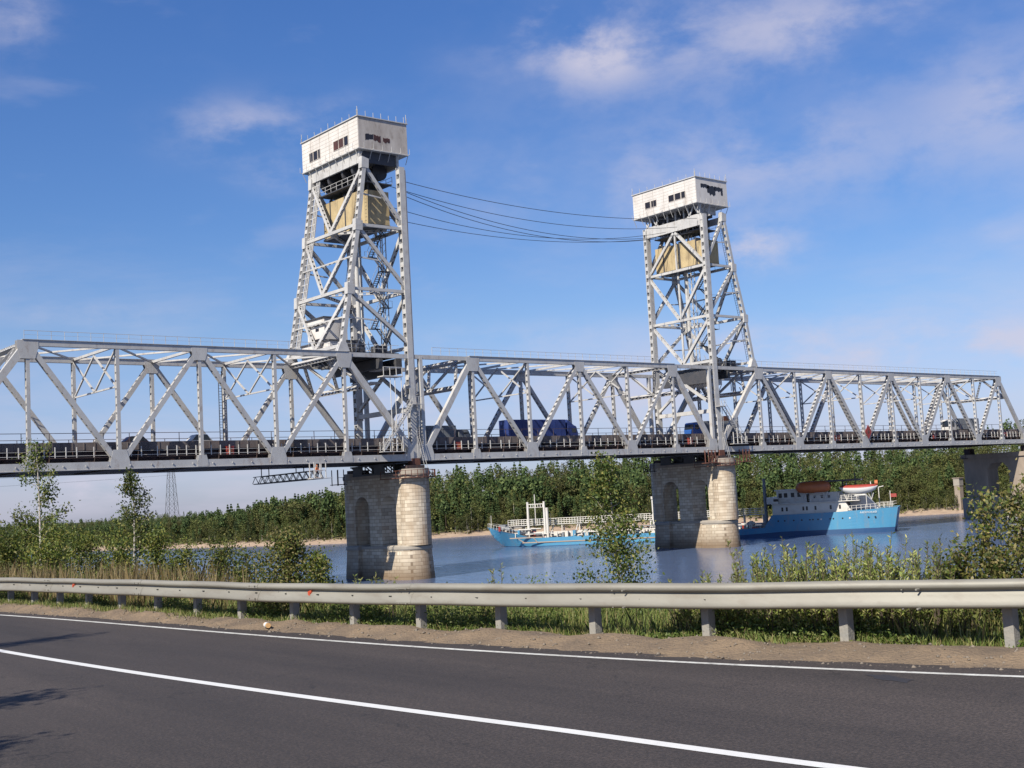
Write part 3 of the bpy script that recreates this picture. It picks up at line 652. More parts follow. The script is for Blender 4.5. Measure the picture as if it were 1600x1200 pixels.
    m=MB(); m.box(hx0+.1,hx1+.03,hy0-.035,hy0-.003,HB+.03,HT-.03); 
    bl(m,'near_wall',HOUSEB if sgn<0 else HOUSEM,hs_)
    m=MB(); m.box(hx0-.18,hx1+.18,hy0-.18,hy1+.18,HT,HT+.14); bl(m,'roof',STEELW,hs_)
    m=MB(); m.box(hx0-.12,hx1+.12,hy0-.12,hy1+.12,HB-.16,HB); bl(m,'floor_slab',STEELW,hs_)
    m=MB()
    q=hy0
    while q<=hy1+.1:
        for xx in (hx0-.1,hx1+.1): m.box(xx-.03,xx+.03,q-.03,q+.03,HT+.1,HT+.75+.3*random.random())
        q+=2.0
    q=hx0
    while q<=hx1+.1:
        m.box(q-.03,q+.03,hy0-.13,hy0-.07,HT+.1,HT+.85+.2*random.random()); q+=1.35
    for (a,b) in ((hx0,hy0),(hx1,hy0),(hx0,hy1)): m.box(a-.035,a+.035,b-.035,b+.035,HT+.1,HT+1.5)
    bl(m,'roof_posts',STEELW,hs_)
    q=hy0+.8
    while q<hy1: 
        m=MB(); m.bar((hx0-.5,q,HB+.75),(hx0-.5,q,HB-.05),.05,.05,side=(0,1,0)); m.bar((hx0,q,HB-.08),(hx0-.55,q,HB-.08),.05,.05,side=(0,1,0)); m.bar((hx0-.1,q,HB-.15),(hx0+.55,q,HB-1.5),.07,.07,side=(0,1,0)); bl(m,'bracket',STEELW,hs_); q+=1.9
    q=hx0+.6
    while q<hx1+.6:
        m=MB(); m.bar((q,hy0-.55,HB+.7),(q,hy0-.55,HB-.05),.05,.05,side=(1,0,0)); m.bar((q,hy0,HB-.08),(q,hy0-.6,HB-.08),.05,.05,side=(1,0,0)); m.bar((q,hy0-.1,HB-.15),(q,hy0+.6,HB-1.4),.07,.07,side=(1,0,0)); bl(m,'bracket',STEELW,hs_); q+=1.6
    D=hy1-hy0; Wx=hx1-hx0; Hh=HT-HB
    m=MB(); q=HB+.55
    while q<HT-.2: m.box(hx0-.012,hx0-.002,hy0+.02,hy1-.02,q,q+.035); q+=.58
    bl(m,'siding_seams',HOUSEB,hs_)
    for q in np.arange(hy0+2.6,hy1-1,2.7): m=MB(); m.box(hx0-.03,hx0-.002,q,q+.06,HB+.02,HT-.02); bl(m,'cover_strip',HOUSEB,hs_)
    def wy(a,b,c,d,mt,fr=True):     # window on the -X wall, fractions from the near corner / from top
        y0,y1=hy0+a*D,hy0+b*D; z1,z0=HT-c*Hh,HT-d*Hh
        m=MB(); m.box(hx0-.02,hx0-.005,y0,y1,z0,z1); w=bl(m,'window',mt,hs_)
        m=MB()
        for (p,q_,r_,s_) in ((y0-.07,y1+.07,z0-.07,z0),(y0-.07,y1+.07,z1,z1+.07),(y0-.07,y0,z0,z1),(y1,y1+.07,z0,z1)): m.box(hx0-.06,hx0-.004,p,q_,r_,s_)
        if b-a>.09: m.box(hx0-.05,hx0-.02,(y0+y1)/2-.03,(y0+y1)/2+.03,z0,z1)
        bl(m,'window_frame',HOUSEB,hs_)
    def wx(a,b,c,d,mt):
        x0,x1=hx0+a*Wx,hx0+b*Wx; z1,z0=HT-c*Hh,HT-d*Hh
        m=MB(); n=9; pts=[(x0+(x1-x0)*i/n,z1-random.random()*.18*(z1-z0)) for i in range(n+1)]+[(x1-(x1-x0)*i/n,z0+random.random()*.3*(z1-z0)) for i in range(n+1)]
        m.prism([(p,hy0-.055,q) for p,q in pts],(0,.015,0)); bl(m,'broken_window',mt,hs_)
    if sgn<0:
        for a,b,mt in ((.17,.235,DARKWIN),(.25,.42,REDWIN),(.665,.70,DARKWIN),(.715,.785,DARKWIN),(.80,.86,DARKWIN)): wy(a,b,.47,.76,mt)
        wx(.14,.30,.50,.74,DARKWIN); wx(.31,.45,.50,.76,REDWIN); wx(.50,.64,.55,.74,REDWIN)
    else:
        for a,b in ((.16,.22),(.235,.32),(.34,.42),(.62,.70),(.72,.80)): wy(a,b,.45,.70,DARKWIN)
        wx(.16,.42,.22,.42,DARKWIN); wx(.36,.62,.24,.68,DARKWIN); wx(.60,.86,.26,.46,DARKWIN); wx(.80,.86,.4,.6,DARKWIN)
    # stairs inside the tower, zigzag between levels
    sxp=xv-2.4 if sgn<0 else xv+3.4
    z=34.4; k=0; m=MB(); mr=MB()
    while z<57.5:
        ya,yb=(3.0,5.6) if k%2==0 else (5.6,3.0); xo=sxp+(.0 if k%2 else .9)
        A=Vector((xo,ya,z)); Bq=Vector((xo,yb,z+2.7))
        for dx in (-.35,.35): m.bar(A+Vector((dx,0,0)),Bq+Vector((dx,0,0)),.06,.2,side=(1,0,0))
        for i in range(10): q=A.lerp(Bq,(i+.5)/10); m.box(q.x-.35,q.x+.35,q.y-.13,q.y+.13,q.z-.02,q.z+.02)
        m.box(sxp-.4,sxp+1.3,min(yb,yb)-.1 if yb>ya else yb-.8,yb+.8 if yb>ya else yb+.1,z+2.68,z+2.74)
        for dx in (-.4,):
            mr.bar(A+Vector((dx,0,1)),Bq+Vector((dx,0,1)),.04,.04); mr.bar(A+Vector((dx,0,0)),A+Vector((dx,0,1)),.04,.04,side=(1,0,0)); mr.bar(Bq+Vector((dx,0,0)),Bq+Vector((dx,0,1)),.04,.04,side=(1,0,0))
        yy=yb+.8 if yb>ya else yb-.8
        mr.bar((sxp-.4,yy,z+3.7),(sxp+1.3,yy,z+3.7),.04,.04); mr.bar((sxp-.4,yy,z+2.7),(sxp-.4,yy,z+3.7),.04,.04,side=(1,0,0)); mr.bar((sxp+1.3,yy,z+2.7),(sxp+1.3,yy,z+3.7),.04,.04,side=(1,0,0))
        z+=2.7; k+=1
    bl(m,'stair_flights',DARKST); bl(mr,'stair_railing',STEELW)
    m=MB(); xx=sxp+2.0 if sgn<0 else sxp-1.6
    for (dx,dy) in ((0,0),(.9,0),(0,.9),(.9,.9)): m.box(xx+dx-.06,xx+dx+.06,5.6+dy-.06,5.6+dy+.06,33.5,58)
    z=34
    while z<58:
        m.bar((xx,5.6,z),(xx+.9,5.6,z+1.1),.05,.05); m.bar((xx,5.6,z),(xx,6.5,z+1.1),.05,.05); z+=1.1
    bl(m,'lift_shaft_frame',STEELW)
    m=MB(); m.tube((xv+sgn*3.2,8.2,33.6),(xv+sgn*3.2,8.2,52),.34,12); m.tube((xv+sgn*2.0,9.0,33.6),(xv+sgn*2.0,9.0,52),.22,10); bl(m,'rope_duct',STEELW)
    # operating floor at the top chord: box girder, platform and railings, machinery
    xl,xr=min(xs[0],xv),max(xs[0],xv)
    m=MB(); m.box(xv+sgn*1.2-.5,xv+sgn*1.2+.5,1.0,13.8,ZT-4.6+2.2,ZT-.2); m.box(xv+sgn*4.6-.3,xv+sgn*4.6+.3,.6,14.2,ZT-1.7,ZT-.3); bl(m,'lifting_girder',DARKST)
    m=MB(); m.box(xl+1.4,xr-1.0,1.2,13.8,ZT+.5,ZT+.62)
    for q in np.arange(xl+1.5,xr-1.0,1.6): m.box(q-.08,q+.08,1.0,13.9,ZT-.1,ZT+.5)
    bl(m,'operating_floor',DARKST)
    for yy in (1.2,13.8):
        m=MB()
        for q in np.arange(xl+1.5,xr-1.0,1.5): m.box(q-.03,q+.03,yy-.03,yy+.03,ZT+.6,ZT+1.75)
        for z in (ZT+1.2,ZT+1.75): m.bar((xl+1.4,yy,z),(xr-1,yy,z),.05,.05)
        bl(m,'floor_railing',STEELW)
    for i in range(9):
        m=MB()
        a=(random.uniform(xl+1.5,xr-2),random.uniform(1.4,6),ZT+.6); m.bar(a,(a[0]+random.uniform(-.9,.9),a[1]+random.uniform(-.6,.6),ZT+random.uniform(1.5,3.6)),.07,.07); bl(m,'prop_bar',STEELW)
    m=MB()
    for (a,b,c,d,e,f) in ((xl+2.2,xl+4.0,3.0,4.6,.62,2.0),(xr-4.2,xr-2.4,2.2,3.8,.62,1.8),(xr-3.8,xr-2.6,8,11,.62,2.6)): m.box(a,b,c,d,ZT+e,ZT+f)
    m.tube((xl+4.6,2.5,ZT+1.5),(xl+4.6,6.5,ZT+1.5),.75,14); m.tube((xl+4.6,3.6,ZT+1.5),(xl+4.6,3.9,ZT+1.5),1.25,18); bl(m,'winch',DARKST)
    # lower cross frames between the legs under the operating floor
    m=MB()
    for xx in (xv,):
        m.lac((xx,YN,24.6),(xx,YF,24.6),.7,.5,side=(1,0,0),pitch=1.3,op=.5); m.lac((xx,YN,25.2),(xx,ym,ZT-2.4),.45,.4,side=(1,0,0),pitch=1.2,op=.45); m.lac((xx,YF,25.2),(xx,ym,ZT-2.4),.45,.4,side=(1,0,0),pitch=1.2,op=.45)
    bl(m,'lower_cross_frame',STEELW)
    # external stairs down to the walkway, with cage
    m=MB(); dx=-1 if sgn<0 else 1
    A0=Vector((xv+dx*.6,-.9,25.2)); B0=Vector((xv+dx*5.8,-.9,ZB+1.1))
    for yy in (-.35,.35): m.bar(A0+Vector((0,yy,0)),B0+Vector((0,yy,0)),.06,.22)
    for i in range(22): q=A0.lerp(B0,(i+.5)/22); m.box(q.x-.13,q.x+.13,q.y-.35,q.y+.35,q.z-.02,q.z+.02)
    for yy in (-.38,.38):
        m.bar(A0+Vector((0,yy,1)),B0+Vector((0,yy,1)),.05,.05)
        for i in range(5): q=A0.lerp(B0,i/4); m.bar(q+Vector((0,yy,0)),q+Vector((0,yy,1)),.05,.05,side=(1,0,0))
    m.box(xv-.8,xv+.9,-1.5,-.35,25.15,25.25)
    for q in np.arange(xv-.8,xv+1,.55):
        m.bar((q,-1.45,25.2),(q,-1.45,26.3),.04,.04,side=(1,0,0))
    m.bar((xv-.8,-1.45,26.3),(xv+.9,-1.45,26.3),.05,.05); bl(m,'stairway',STEELW)
    m=MB(); q0=xv+dx*2.6
    for i in range(4): m.box(q0+dx*i*1.1-.06,q0+dx*i*1.1+.06,-1.2,-1.08,ZB+.9,ZB+3.0+(2.2*(i==1)))
    m.box(min(q0-dx*.3,q0+dx*3.7),max(q0-dx*.3,q0+dx*3.7),-1.35,-.45,ZB+.82,ZB+.9); m.bar((q0,-1.14,ZB+2.0),(q0+dx*3.3,-1.14,ZB+2.0),.06,.06); bl(m,'landing',WHITE)
    # ladder strip on the near leg
    m=MB()
    for yy in (-.62,-.62): pass
    for dxx in (.25,.7): m.box(xv+dxx-.03,xv+dxx+.03,-.66,-.60,17.5,25.2)
    z=17.6
    while z<25: m.box(xv+.25,xv+.7,-.65,-.61,z,z+.04); z+=.33
    for a in (0,.35): m.bar((xv+.2+a,-.8,ZB+3),(xv+1.2+a*1.3,-1.0,15.6),.07,.07)
    bl(m,'ladder',STEELW)
    m=MB(); m.box(xv-.7,xv+.7,-.5,.7,16.3,17.4); m.box(xv-1.0,xv+1.0,-.8,1.0,15.9,16.3); bl(m,'bearing',RUST)
    return T
def extras(): pass
TL=tower('lift_tower','left and nearer lift tower with pale machine house on top and a cabin inside',54.6,[43.3,44.9,46.7,48.2],-1,0)
TR=tower('lift_tower','right and farther lift tower with pale machine house on top',121.3,[132.3,130.8,128.5,126.6],1,0)
m=MB()
for xx in (-4.0,-3.2,-2.1): m.tube((xx,-8.1,3.6),(xx,-8.1,13.9),.06,6)
m.box(-5.3,-1.9,-8.3,-6.6,13.9,14.05)
for xx in (-5.2,-4.1,-3.0,-2.0): m.box(xx-.04,xx+.04,-8.3,-8.22,14.05,15.3)
m.box(-5.2,-2,-8.29,-8.23,15.25,15.33); m.build('hanging_platform',WHITE,TL)
m=MB()
for i in range(16):
    x0=-random.uniform(1,8); y0=random.uniform(-6.5,3); z0=random.uniform(13.5,18.5)
    d_=random.choice(((1.6,0,0),(0,1.8,0),(0,0,1.5),(1.2,.4,-1.0),(.3,1.5,.9))); m=MB(); m.bar((x0,y0,z0),(x0+d_[0],y0+d_[1],z0+d_[2]),.12,.12); m.build('rope_guide_bar',STEELW,TL)
m=MB(); m.box(-7.5,-4.2,-6.2,-3.2,13.1,13.25); m.build('small_platform',STEELW,TL)
m=MB(); m.box(-3.6,-1.2,-6.9,-2.0,15.3,15.42); m.build('small_platform',STEELW,TL)
m=MB()
for i in range(16):
    x0=random.uniform(1,9); y0=random.uniform(-6.5,3); z0=random.uniform(12.5,18.5)
    d_=random.choice(((1.6,0,0),(0,1.8,0),(0,0,1.5),(1.2,.4,-1.0),(.3,1.5,.9))); m=MB(); m.bar((x0,y0,z0),(x0+d_[0],y0+d_[1],z0+d_[2]),.12,.12); m.build('rope_guide_bar',STEELW,TR)
m=MB(); m.box(2.2,5.2,-6.2,-3.2,12.1,12.25); m.build('small_platform',STEELW,TR)

# control cabin inside the left tower
def cabin(label,x0,x1,y0,y1,z0,z1):
    T=thing('control_cabin',label,'cabin',((x0+x1)/2,(y0+y1)/2,z0)); ox,oy,oz=T.location
    def bl(mb,n,m,p=T): mb.v=[(a-ox,b-oy,c-oz) for a,b,c in mb.v]; return mb.build(n,m,p)
    m=MB(); m.box(x0,x1,y0,y1,z0,z1); w=bl(m,'wall',HOUSEM); 
    m=MB(); m.box(x0-.25,x1+.25,y0-.25,y1+.25,z1,z1+.14); bl(m,'roof',DARKST)
    m=MB()
    for k in (0,1): m.box(x0-.03,x0-.005,y0+.32*(y1-y0),y0+.44*(y1-y0)+.35,z0+1.35+k*.75,z0+1.8+k*.75)
    bl(m,'window',DARKWIN,w)
    m=MB()
    for q in np.arange(y0+.4,y1,1.2): m.bar((x0+.1,q,z0),(x0+1.4,q,z0-1.3),.1,.1)
    for q in np.arange(x0+.6,x1,1.1): m.bar((q,y0+.05,z0),(q+.3,y0+1.2,z0-1.3),.1,.1)
    bl(m,'bracket',STEELW)
cabin('small pale control cabin with two slit windows inside the left tower',44.4,48.3,6.6,11.4,35.4,38.6)
cabin('lower pale machinery cabin under the control cabin in the left tower',43.9,48.4,4.4,12.6,32.95,34.9)
cabin('pale machinery cabin hung under the top chord inside the right tower',122.6,126.6,3.0,8.6,29.6,32.3)
# counterweights
for (xa,xb,lab,zt) in ((49.3,53.0,'yellowish concrete counterweight hanging in the left tower',57.3),(122.3,126.0,'yellowish concrete counterweight hanging in the right tower',56.6)):
    T=thing('counterweight',lab,'counterweight',((xa+xb)/2,7.3,51.9)); c=T.location
    m=MB(); Y0,Y1=1.1,13.6
    n=6
    for i in range(n):
        a=Y0+(Y1-Y0)*i/n+.02; b=Y0+(Y1-Y0)*(i+1)/n-.02; tp=zt-(.0 if i not in(0,) else .4)
        m.box(xa-c.x,xb-c.x,a-c.y,b-c.y,0,tp-51.9)
    m.build('block',CWM,T)
    m=MB()
    for i in (1,3,5): y=Y0+(Y1-Y0)*i/n; m.box(xa-c.x-.06,xb-c.x+.06,y-c.y-.14,y-c.y+.14,-.2,zt-51.9+.3)
    m.box(xa-c.x-.1,xb-c.x+.1,Y0-c.y-.1,Y1-c.y+.1,-.35,-.05); m.build('steel_frame',DARKST,T)
    m=MB()
    for i in range(4):
        for k in range(5): y=2.2+i*3.4+k*.13; m.tube((c.x*0-.9,y-c.y,zt-51.9),(-.9,y-c.y,60-51.9),.035,4,cap=False); m.tube((.9,y-c.y,zt-51.9),(.9,y-c.y,60-51.9),.035,4,cap=False)
    m.build('suspension_rope',DARKST,T)
# guide ropes of the lift span, near corner of each tower
# cables between the towers
for i,(y,z0,z1,sag,lab) in enumerate(((1.0,58.9,59.9,2.0,'topmost of the cables slung between the two towers'),(6.0,59.6,59.3,2.6,'second highest cable slung between the two towers'),(9.0,57.6,58.9,3.2,'middle cable slung between the two towers'),
        (2.0,57.9,57.6,3.9,'paired slack cable slung low between the two towers'),(2.6,57.5,57.6,4.15,'paired slack cable slung low between the two towers'),(12.0,56.6,58.3,2.3,'lowest starting cable slung between the two towers'))):
    pts=[]; n=28
    for k in range(n+1):
        t=k/n; pts.append(((55.4-54.6)+(120.6-55.4)*t,0,(z1-z0)*t-4*sag*t*(1-t)))
    m=MB(); m.poly(pts,.05,4); o=m.build('tower_cable',CABLEM,None,loc=(54.6,y,z0)); tag(o,lab,'cable','cables slung between the towers')

# ---------------------------------------------------------------- piers
def uvbox(me):
    """wall-following UVs in metres: u along the outline, v = z"""
    uv=me.uv_layers.new(name='UVMap'); me.calc_loop_triangles() if False else None
    for p in me.polygons:
        n=p.normal
        for li in p.loop_indices:
            v=me.vertices[me.loops[li].vertex_index].co
            if abs(n.z)>.8: uv.data[li].uv=(v.x,v.y)
            else:
                t=Vector((-n.y,n.x)).normalized() if (n.x or n.y) else Vector((1,0))
                if abs(n.x)>.96 or abs(n.y)>.96: uv.data[li].uv=(v.x*t.x+v.y*t.y,v.z)
                else: uv.data[li].uv=(math.atan2(n.y,n.x)*3.0,v.z)
def pier(label,xc,group):
    T=thing('bridge_pier',label,'bridge pier',(xc,7.1,0),group=group)
    yn,yf,r=-7.5,7.5,2.15
    def dloft(rs,sgn,ln,n=24):
        """round nose at one end, square shoulders behind: radius, z"""
        m=MB(); k=None
        for (rr,z) in rs:
            pts=[(rr*math.cos(math.pi+math.pi*i/n),sgn*(yn+1.0+rr*math.sin(math.pi+math.pi*i/n)) if sgn>0 else -(yn+1.0+rr*math.sin(math.pi+math.pi*i/n)),z) for i in range(n+1)]
            pts+=[(rr,sgn*(yn+ln),z),(-rr,sgn*(yn+ln),z)]
            b=len(m.v); m.v+=pts; c=len(pts)
            if k is not None:
                for i in range(c):
                    q=(k+i,k+(i+1)%c,b+(i+1)%c,b+i); m.f.append(q if sgn>0 else q[::-1])
            k=b
        m.f.append(tuple(range(k,k+c)) if sgn>0 else tuple(range(k+c-1,k-1,-1)))
        return m
    for sg in (1,-1):
        b=dloft([(3.05,-3),(2.98,.1),(2.66,4.35)],sg,3.5).build('nose_base',STONE,T); uvbox(b.data)
        dloft([(2.74,4.35),(2.80,4.48),(2.80,4.80),(2.5,5.0)],sg,3.55).build('ledge',CONCL,T)
        m=MB(); n=32; yc=yn*sg
        for z in (4.95,14.9):
            for i in range(n): a=2*math.pi*i/n; m.v.append((r*math.cos(a),yc+r*math.sin(a),z))
        for i in range(n): m.f.append((i,(i+1)%n,n+(i+1)%n,n+i))
        m.f.append(tuple(range(n,2*n))); o=m.build('round_column',STONE,T); uvbox(o.data)
        m=MB(); 
        for (r0,z0,r1,z1) in ((2.3,14.9,2.36,15.05),(2.36,15.05,2.36,15.5),(2.2,15.5,2.2,15.9)): m.tube((0,yc,z0),(0,yc,z1),r0,32,r1)
        o=m.build('cap',CONCL,T)
    m=MB(); m.prism([(-2.35,yn+3.4,-3),(2.35,yn+3.4,-3),(2.15,yn+3.4,4.5),(-2.15,yn+3.4,4.5)],(0,2*(-yn-3.4),0)); o=m.build('wall_base',STONE,T); uvbox(o.data)
    m=MB(); m.box(-2.3,2.3,yn+3.45,-yn-3.45,4.5,4.9); m.build('wall_ledge',CONCL,T)
    hw=1.8; m=MB(); ops=[(-5.2,-1.3),(2.0,5.9)]; Z0,ZS,ZTp=4.9,10.35,14.9
    for a,b in ((yn,-5.2),(-1.3,2.0),(5.9,-yn)): m.box(-hw,hw,a,b,Z0,ZTp)
    for a,b in ops:
        n=12; rr=(b-a)/2; yc=(a+b)/2; arc=[(yc-rr*math.cos(math.pi*i/n),ZS+rr*math.sin(math.pi*i/n)) for i in range(n+1)]
        for i in range(n):
            (y0,z0),(y1,z1)=arc[i],arc[i+1]
            m.add([(-hw,y0,z0),(hw,y0,z0),(hw,y1,z1),(-hw,y1,z1),(-hw,y0,ZTp),(hw,y0,ZTp),(hw,y1,ZTp),(-hw,y1,ZTp)],[(0,1,2,3),(4,7,6,5),(0,3,7,4),(1,5,6,2)])
    w=m.build('arched_wall',STONE,T); uvbox(w.data)
    m=MB(); m.box(-2.0,2.0,yn+1,-yn-1,14.9,15.35); m.build('wall_cap',CONC,T)
    # rusty inspection platform with railing round the near column
    m=MB(); n=22; R_=3.1; pts=[]
    for i in range(n+1): a=math.pi*1.0+math.pi*i/n; pts.append((R_*math.cos(a),yn+R_*math.sin(a)))
    for i in range(n):
        (x0,y0),(x1,y1)=pts[i],pts[i+1]; k=2.2/R_
        m.add([(x0,y0,14.55),(x1,y1,14.55),(x1*k,yn+(y1-yn)*k,14.55),(x0*k,yn+(y0-yn)*k,14.55),(x0,y0,14.65),(x1,y1,14.65),(x1*k,yn+(y1-yn)*k,14.65),(x0*k,yn+(y0-yn)*k,14.65)],[(0,3,2,1),(4,5,6,7),(0,1,5,4),(2,3,7,6)])
        for z in (15.1,15.65): m.bar((x0,y0,z),(x1,y1,z),.06,.06)
        if i%2==0: m.bar((x0,y0,14.6),(x0,y0,15.7),.07,.07,side=(1,0,0))
    for x in (-R_,R_):
        m.bar((x,yn,14.6),(x*.98,yn+4,14.6),.5,.1,side=(1,0,0)); 
        for z in (15.1,15.65): m.bar((x,yn,z),(x,yn+4,z),.06,.06)
        m.bar((x,yn+4,14.6),(x,yn+4,15.7),.07,.07,side=(1,0,0))
    m.build('inspection_platform',RUST,T)
    m=MB()
    for x0 in (-4.2,-3.2): 
        m.box(x0-.05,x0+.05,6.4,6.5,14.2,16.6); m.box(x0-.05,x0+.05,8.2,8.3,14.2,16.6)
    m.box(-4.4,-2.8,6.2,8.5,14.3,14.4); m.bar((-4.2,6.4,15.4),(-3.0,6.4,15.4),.06,.06)
    m.build('hanging_frame',DARKRUST,T)
    for y in (-7.3,7.4):
        m=MB(); m.box(-1.5,1.5,y-.8,y+.8,15.9,16.4); m.build('bearing',DARKRUST,T)
    # steel grillage between the bearings, under the truss
    m=MB()
    for x in (-1.7,1.7):
        m.box(x-.2,x+.2,-5.2,6.0,15.36,15.6); m.box(x-.1,x+.1,-2.5,.2,15.6,16.75); m.box(x-.1,x+.1,3.5,6,15.6,16.75); m.box(x-.2,x+.2,-5,6.6,16.7,16.9)
        for k in range(6): y=-5+k*1.93; m.bar((x,y,15.8),(x,y+1.93,16.8),.14,.14); m.bar((x,y,15.8),(x,y,16.8),.14,.14,side=(1,0,0))
    m.build('steel_grillage',DARKST,T)
    return T
pier('stone pier under the left lift tower, nearer to the road',54.1,'stone river piers')
PR=pier('stone pier under the right lift tower, in front of the ship',121.3,'stone river piers')
# rusty service frames and white number plates on the right pier
def signs(x,y,label,z0,n=3):
    T=thing('channel_mark_rack',label,'signal rack',(x,y,0))
    m=MB()
    for dx in (-.28,.28): m.box(dx-.06,dx+.06,-.06,.06,z0-3.6,16.8)
    z=z0-3.4
    while z<16.5: m.box(-.28,.28,-.05,.05,z,z+.06); z+=.6
    m.build('ladder_frame',RUST,T)
    for i in range(n):
        m=MB(); z=z0+i*1.35; m.box(.35,1.05,-.12,-.06,z,z+.8); p=m.build('lamp_board',SIGNW,T); m=MB(); m.box(.58,.95,-.17,-.12,z+.24,z+.58); m.build('lamp_hood',DARKWIN,p)
signs(123.9,3.2,'rusty ladder rack with three white lamp boards beside the right tower pier',10.0)
signs(226.3,-2.2,'rusty ladder rack with three white lamp boards on the concrete pier at far right',10.3)
# rusty access frames at the bearings of the right tower
for (x,lab) in ((117.6,'rusty access frame left of the right tower foot'),(126.9,'rusty access frame right of the right tower foot')):
    T=thing('access_frame',lab,'access frame',(x,-.9,15.2)); m=MB()
    for a in (-.9,0,.9):
        for b in (-.4,.4): m.box(a-.07,a+.07,b-.07,b+.07,0,2.2)
    for z in (0,.7,1.4,2.1): m.bar((-.95,-.4,z),(.95,-.4,z),.08,.08); 
    m.bar((-.9,-.4,0),(0,-.4,2.1),.07,.07); m.bar((0,-.4,0),(.9,-.4,2.1),.07,.07); m.build('frame',RUST,T)
    m=MB(); m.box(-1.6,1.6,-.8,.7,-.12,-.02); m.build('platform',RUST,T)
# concrete pier at far right
def cpier():
    T=thing('bridge_pier','plain concrete pier with square opening at the right end of the trusses','bridge pier',(229,7,0))
    m=MB(); hw=2.4
    m.box(-hw,hw,-8.2,-3.4,-1,14.2); m.box(-hw,hw,1.9,7.9,-1,14.2)
    n=8; pts=[(-3.4,11.4)]; 
    m.box(-hw,hw,-3.4,1.9,12.9,14.2)
    # haunches
    for k in (0,1):
        m.prism([(-hw,-3.4,12.9),(-hw,-3.4,11.6),(-hw,-2.2,12.9)] if k==0 else [(-hw,1.9,12.9),(-hw,.7,12.9),(-hw,1.9,11.6)],(2*hw,0,0))
    m.build('shaft',CONC,T)
    m=MB(); m.box(-hw-.6,hw+.6,-9,8.7,-1,5.0); m.build('base',CONCL,T)
    m=MB(); m.box(-hw-.4,hw+.4,-8.7,8.4,14.2,15.2); m.build('cap',CONC,T)
    m=MB(); 
    for y in (-7,7.6):
        m=MB(); m.box(-1,1,y-.8,y+.8,15.2,16.6); m.build('bearing',DARKRUST,T)
    m=MB(); m.box(-hw-1.6,-hw-.4,6.4,8.9,14.3,14.4); m.bar((-hw-1.5,6.4,15.4),(-hw-1.5,8.9,15.4),.07,.07)
    for y in (6.4,7.6,8.9): m.bar((-hw-1.5,y,14.4),(-hw-1.5,y,15.4),.07,.07,side=(1,0,0))
    m.build('inspection_platform',DARKRUST,T)
cpier()
def abutment():
    T=thing('abutment','pale concrete abutment and wing wall on the right bank under the bridge end','abutment',(266,4,0))
    m=MB(); m.prism([(-12,-9,0),(26,-9,0),(26,-9,16.5),(4,-9,16.5),(-2,-9,11.0),(-12,-9,9.5)],(0,1.1,0)); m.box(20,27,-8,12,0,17); m.build('wing_wall',CONCL,T)
    m=MB(); m.box(-13,-2,-10.2,-9.05,0,8.2); m.build('retaining_wall',CONC,T)
abutment()
# white hut seen through the opening
T=thing('hut','small whitish hut on the right bank behind the concrete pier','hut',(262,38,0)); zz=hz(262,38)
m=MB(); m.box(-1,1,-.9,.9,zz+6.5,zz+8.5); m.build('wall',CONCL,T); m=MB(); m.box(-1.2,1.2,-1.1,1.1,zz+8.5,zz+8.7); m.build('roof',CONC,T); m=MB(); m.box(-.9,.9,-.8,.8,zz-1,zz+6.5); m.build('plinth',CONC,T)
# red diamond navigation mark
m=MB(); a=1.25
m.prism([(0,0,-a*1.15),(a*.9,0,0),(0,0,a*1.15),(-a*.9,0,0)],(0,.08,0)); o=m.build('diamond_mark',REDM,None,loc=(sx(7.5)+.5,-.75,ZB+2.7)); tag(o,'red diamond shaped navigation mark on the right truss span','sign')
m=MB(); m.prism([(0,-.012,-.5),(.36,-.012,0),(0,-.012,.5),(-.36,-.012,0)],(0,.01,0)); m.build('worn_centre',RUST,o)
# red boxes on the service walkway
for i,(s_,lab) in enumerate(((3-.12,'red box on the walkway at the left part of the lift span'),(5.2,'red box on the walkway near the right tower, left of the leg'),(6+1.13,'red box on the walkway of the right span, first after the tower'),(8.75,'red box on the walkway of the right span, between two verticals near its right end'),(10.15,'red box on the walkway at the far right end'),(1.2,'red box on the walkway of the left span, below the white car'))):
    m=MB(); m.box(-.5,.5,-.25,.25,0,1.0); m.box(-.55,.55,-.3,.3,1.0,1.08); o=m.build('equipment_box',REDM,None,loc=(sx(s_),.85,ZB+1.08)); tag(o,lab,'box','red equipment boxes')
    m=MB(); m.box(-.3,.3,-.27,-.252,.2,.8); m.build('door',ORANGE,o)

# inspection gantry under the left span with worker
T=thing('inspection_gantry','dark lattice inspection gantry hanging under the left truss span','gantry',(37.4,1.0,14.95))
m=MB(); xa,xb,ya=-4.0,-3.0,0
# long boom running across the bridge underside
for dx in (-.6,.6):
    for z in (0,1.0): m.bar((dx,-3.2,z+.1),(dx,14.5,z),.1,.1)
k=-3.2
while k<14: 
    for dx in (-.6,.6): m.bar((dx,k,.05),(dx,k+.9,1.0),.07,.07); m.bar((dx,k+.9,1.0),(dx,k+1.8,.05),.07,.07)
    m.bar((-.6,k,.05),(.6,k+.9,.05),.06,.06); k+=1.8
m.box(-.6,.6,-3.2,14.5,-.08,-.02)
for y in (2,12): m.bar((-.6,y,1),(-.6,y,2.6),.1,.1,side=(1,0,0)); m.bar((.6,y,1),(.6,y,2.6),.1,.1,side=(1,0,0))
m.build('boom',DARKST,T)
m=MB()
for a in (-.9,0,.9):
    for b in (-3.4,-2.2): m.box(a-.05,a+.05,b-.05,b+.05,0,2.2)
for z in (1.1,2.2): m.bar((-.9,-3.4,z),(.9,-3.4,z),.08,.08); m.bar((-.9,-2.2,z),(.9,-2.2,z),.08,.08)
m.box(-1.2,1.9,-3.5,-2.1,-.02,.06); m.build('cage',WHITE,T)

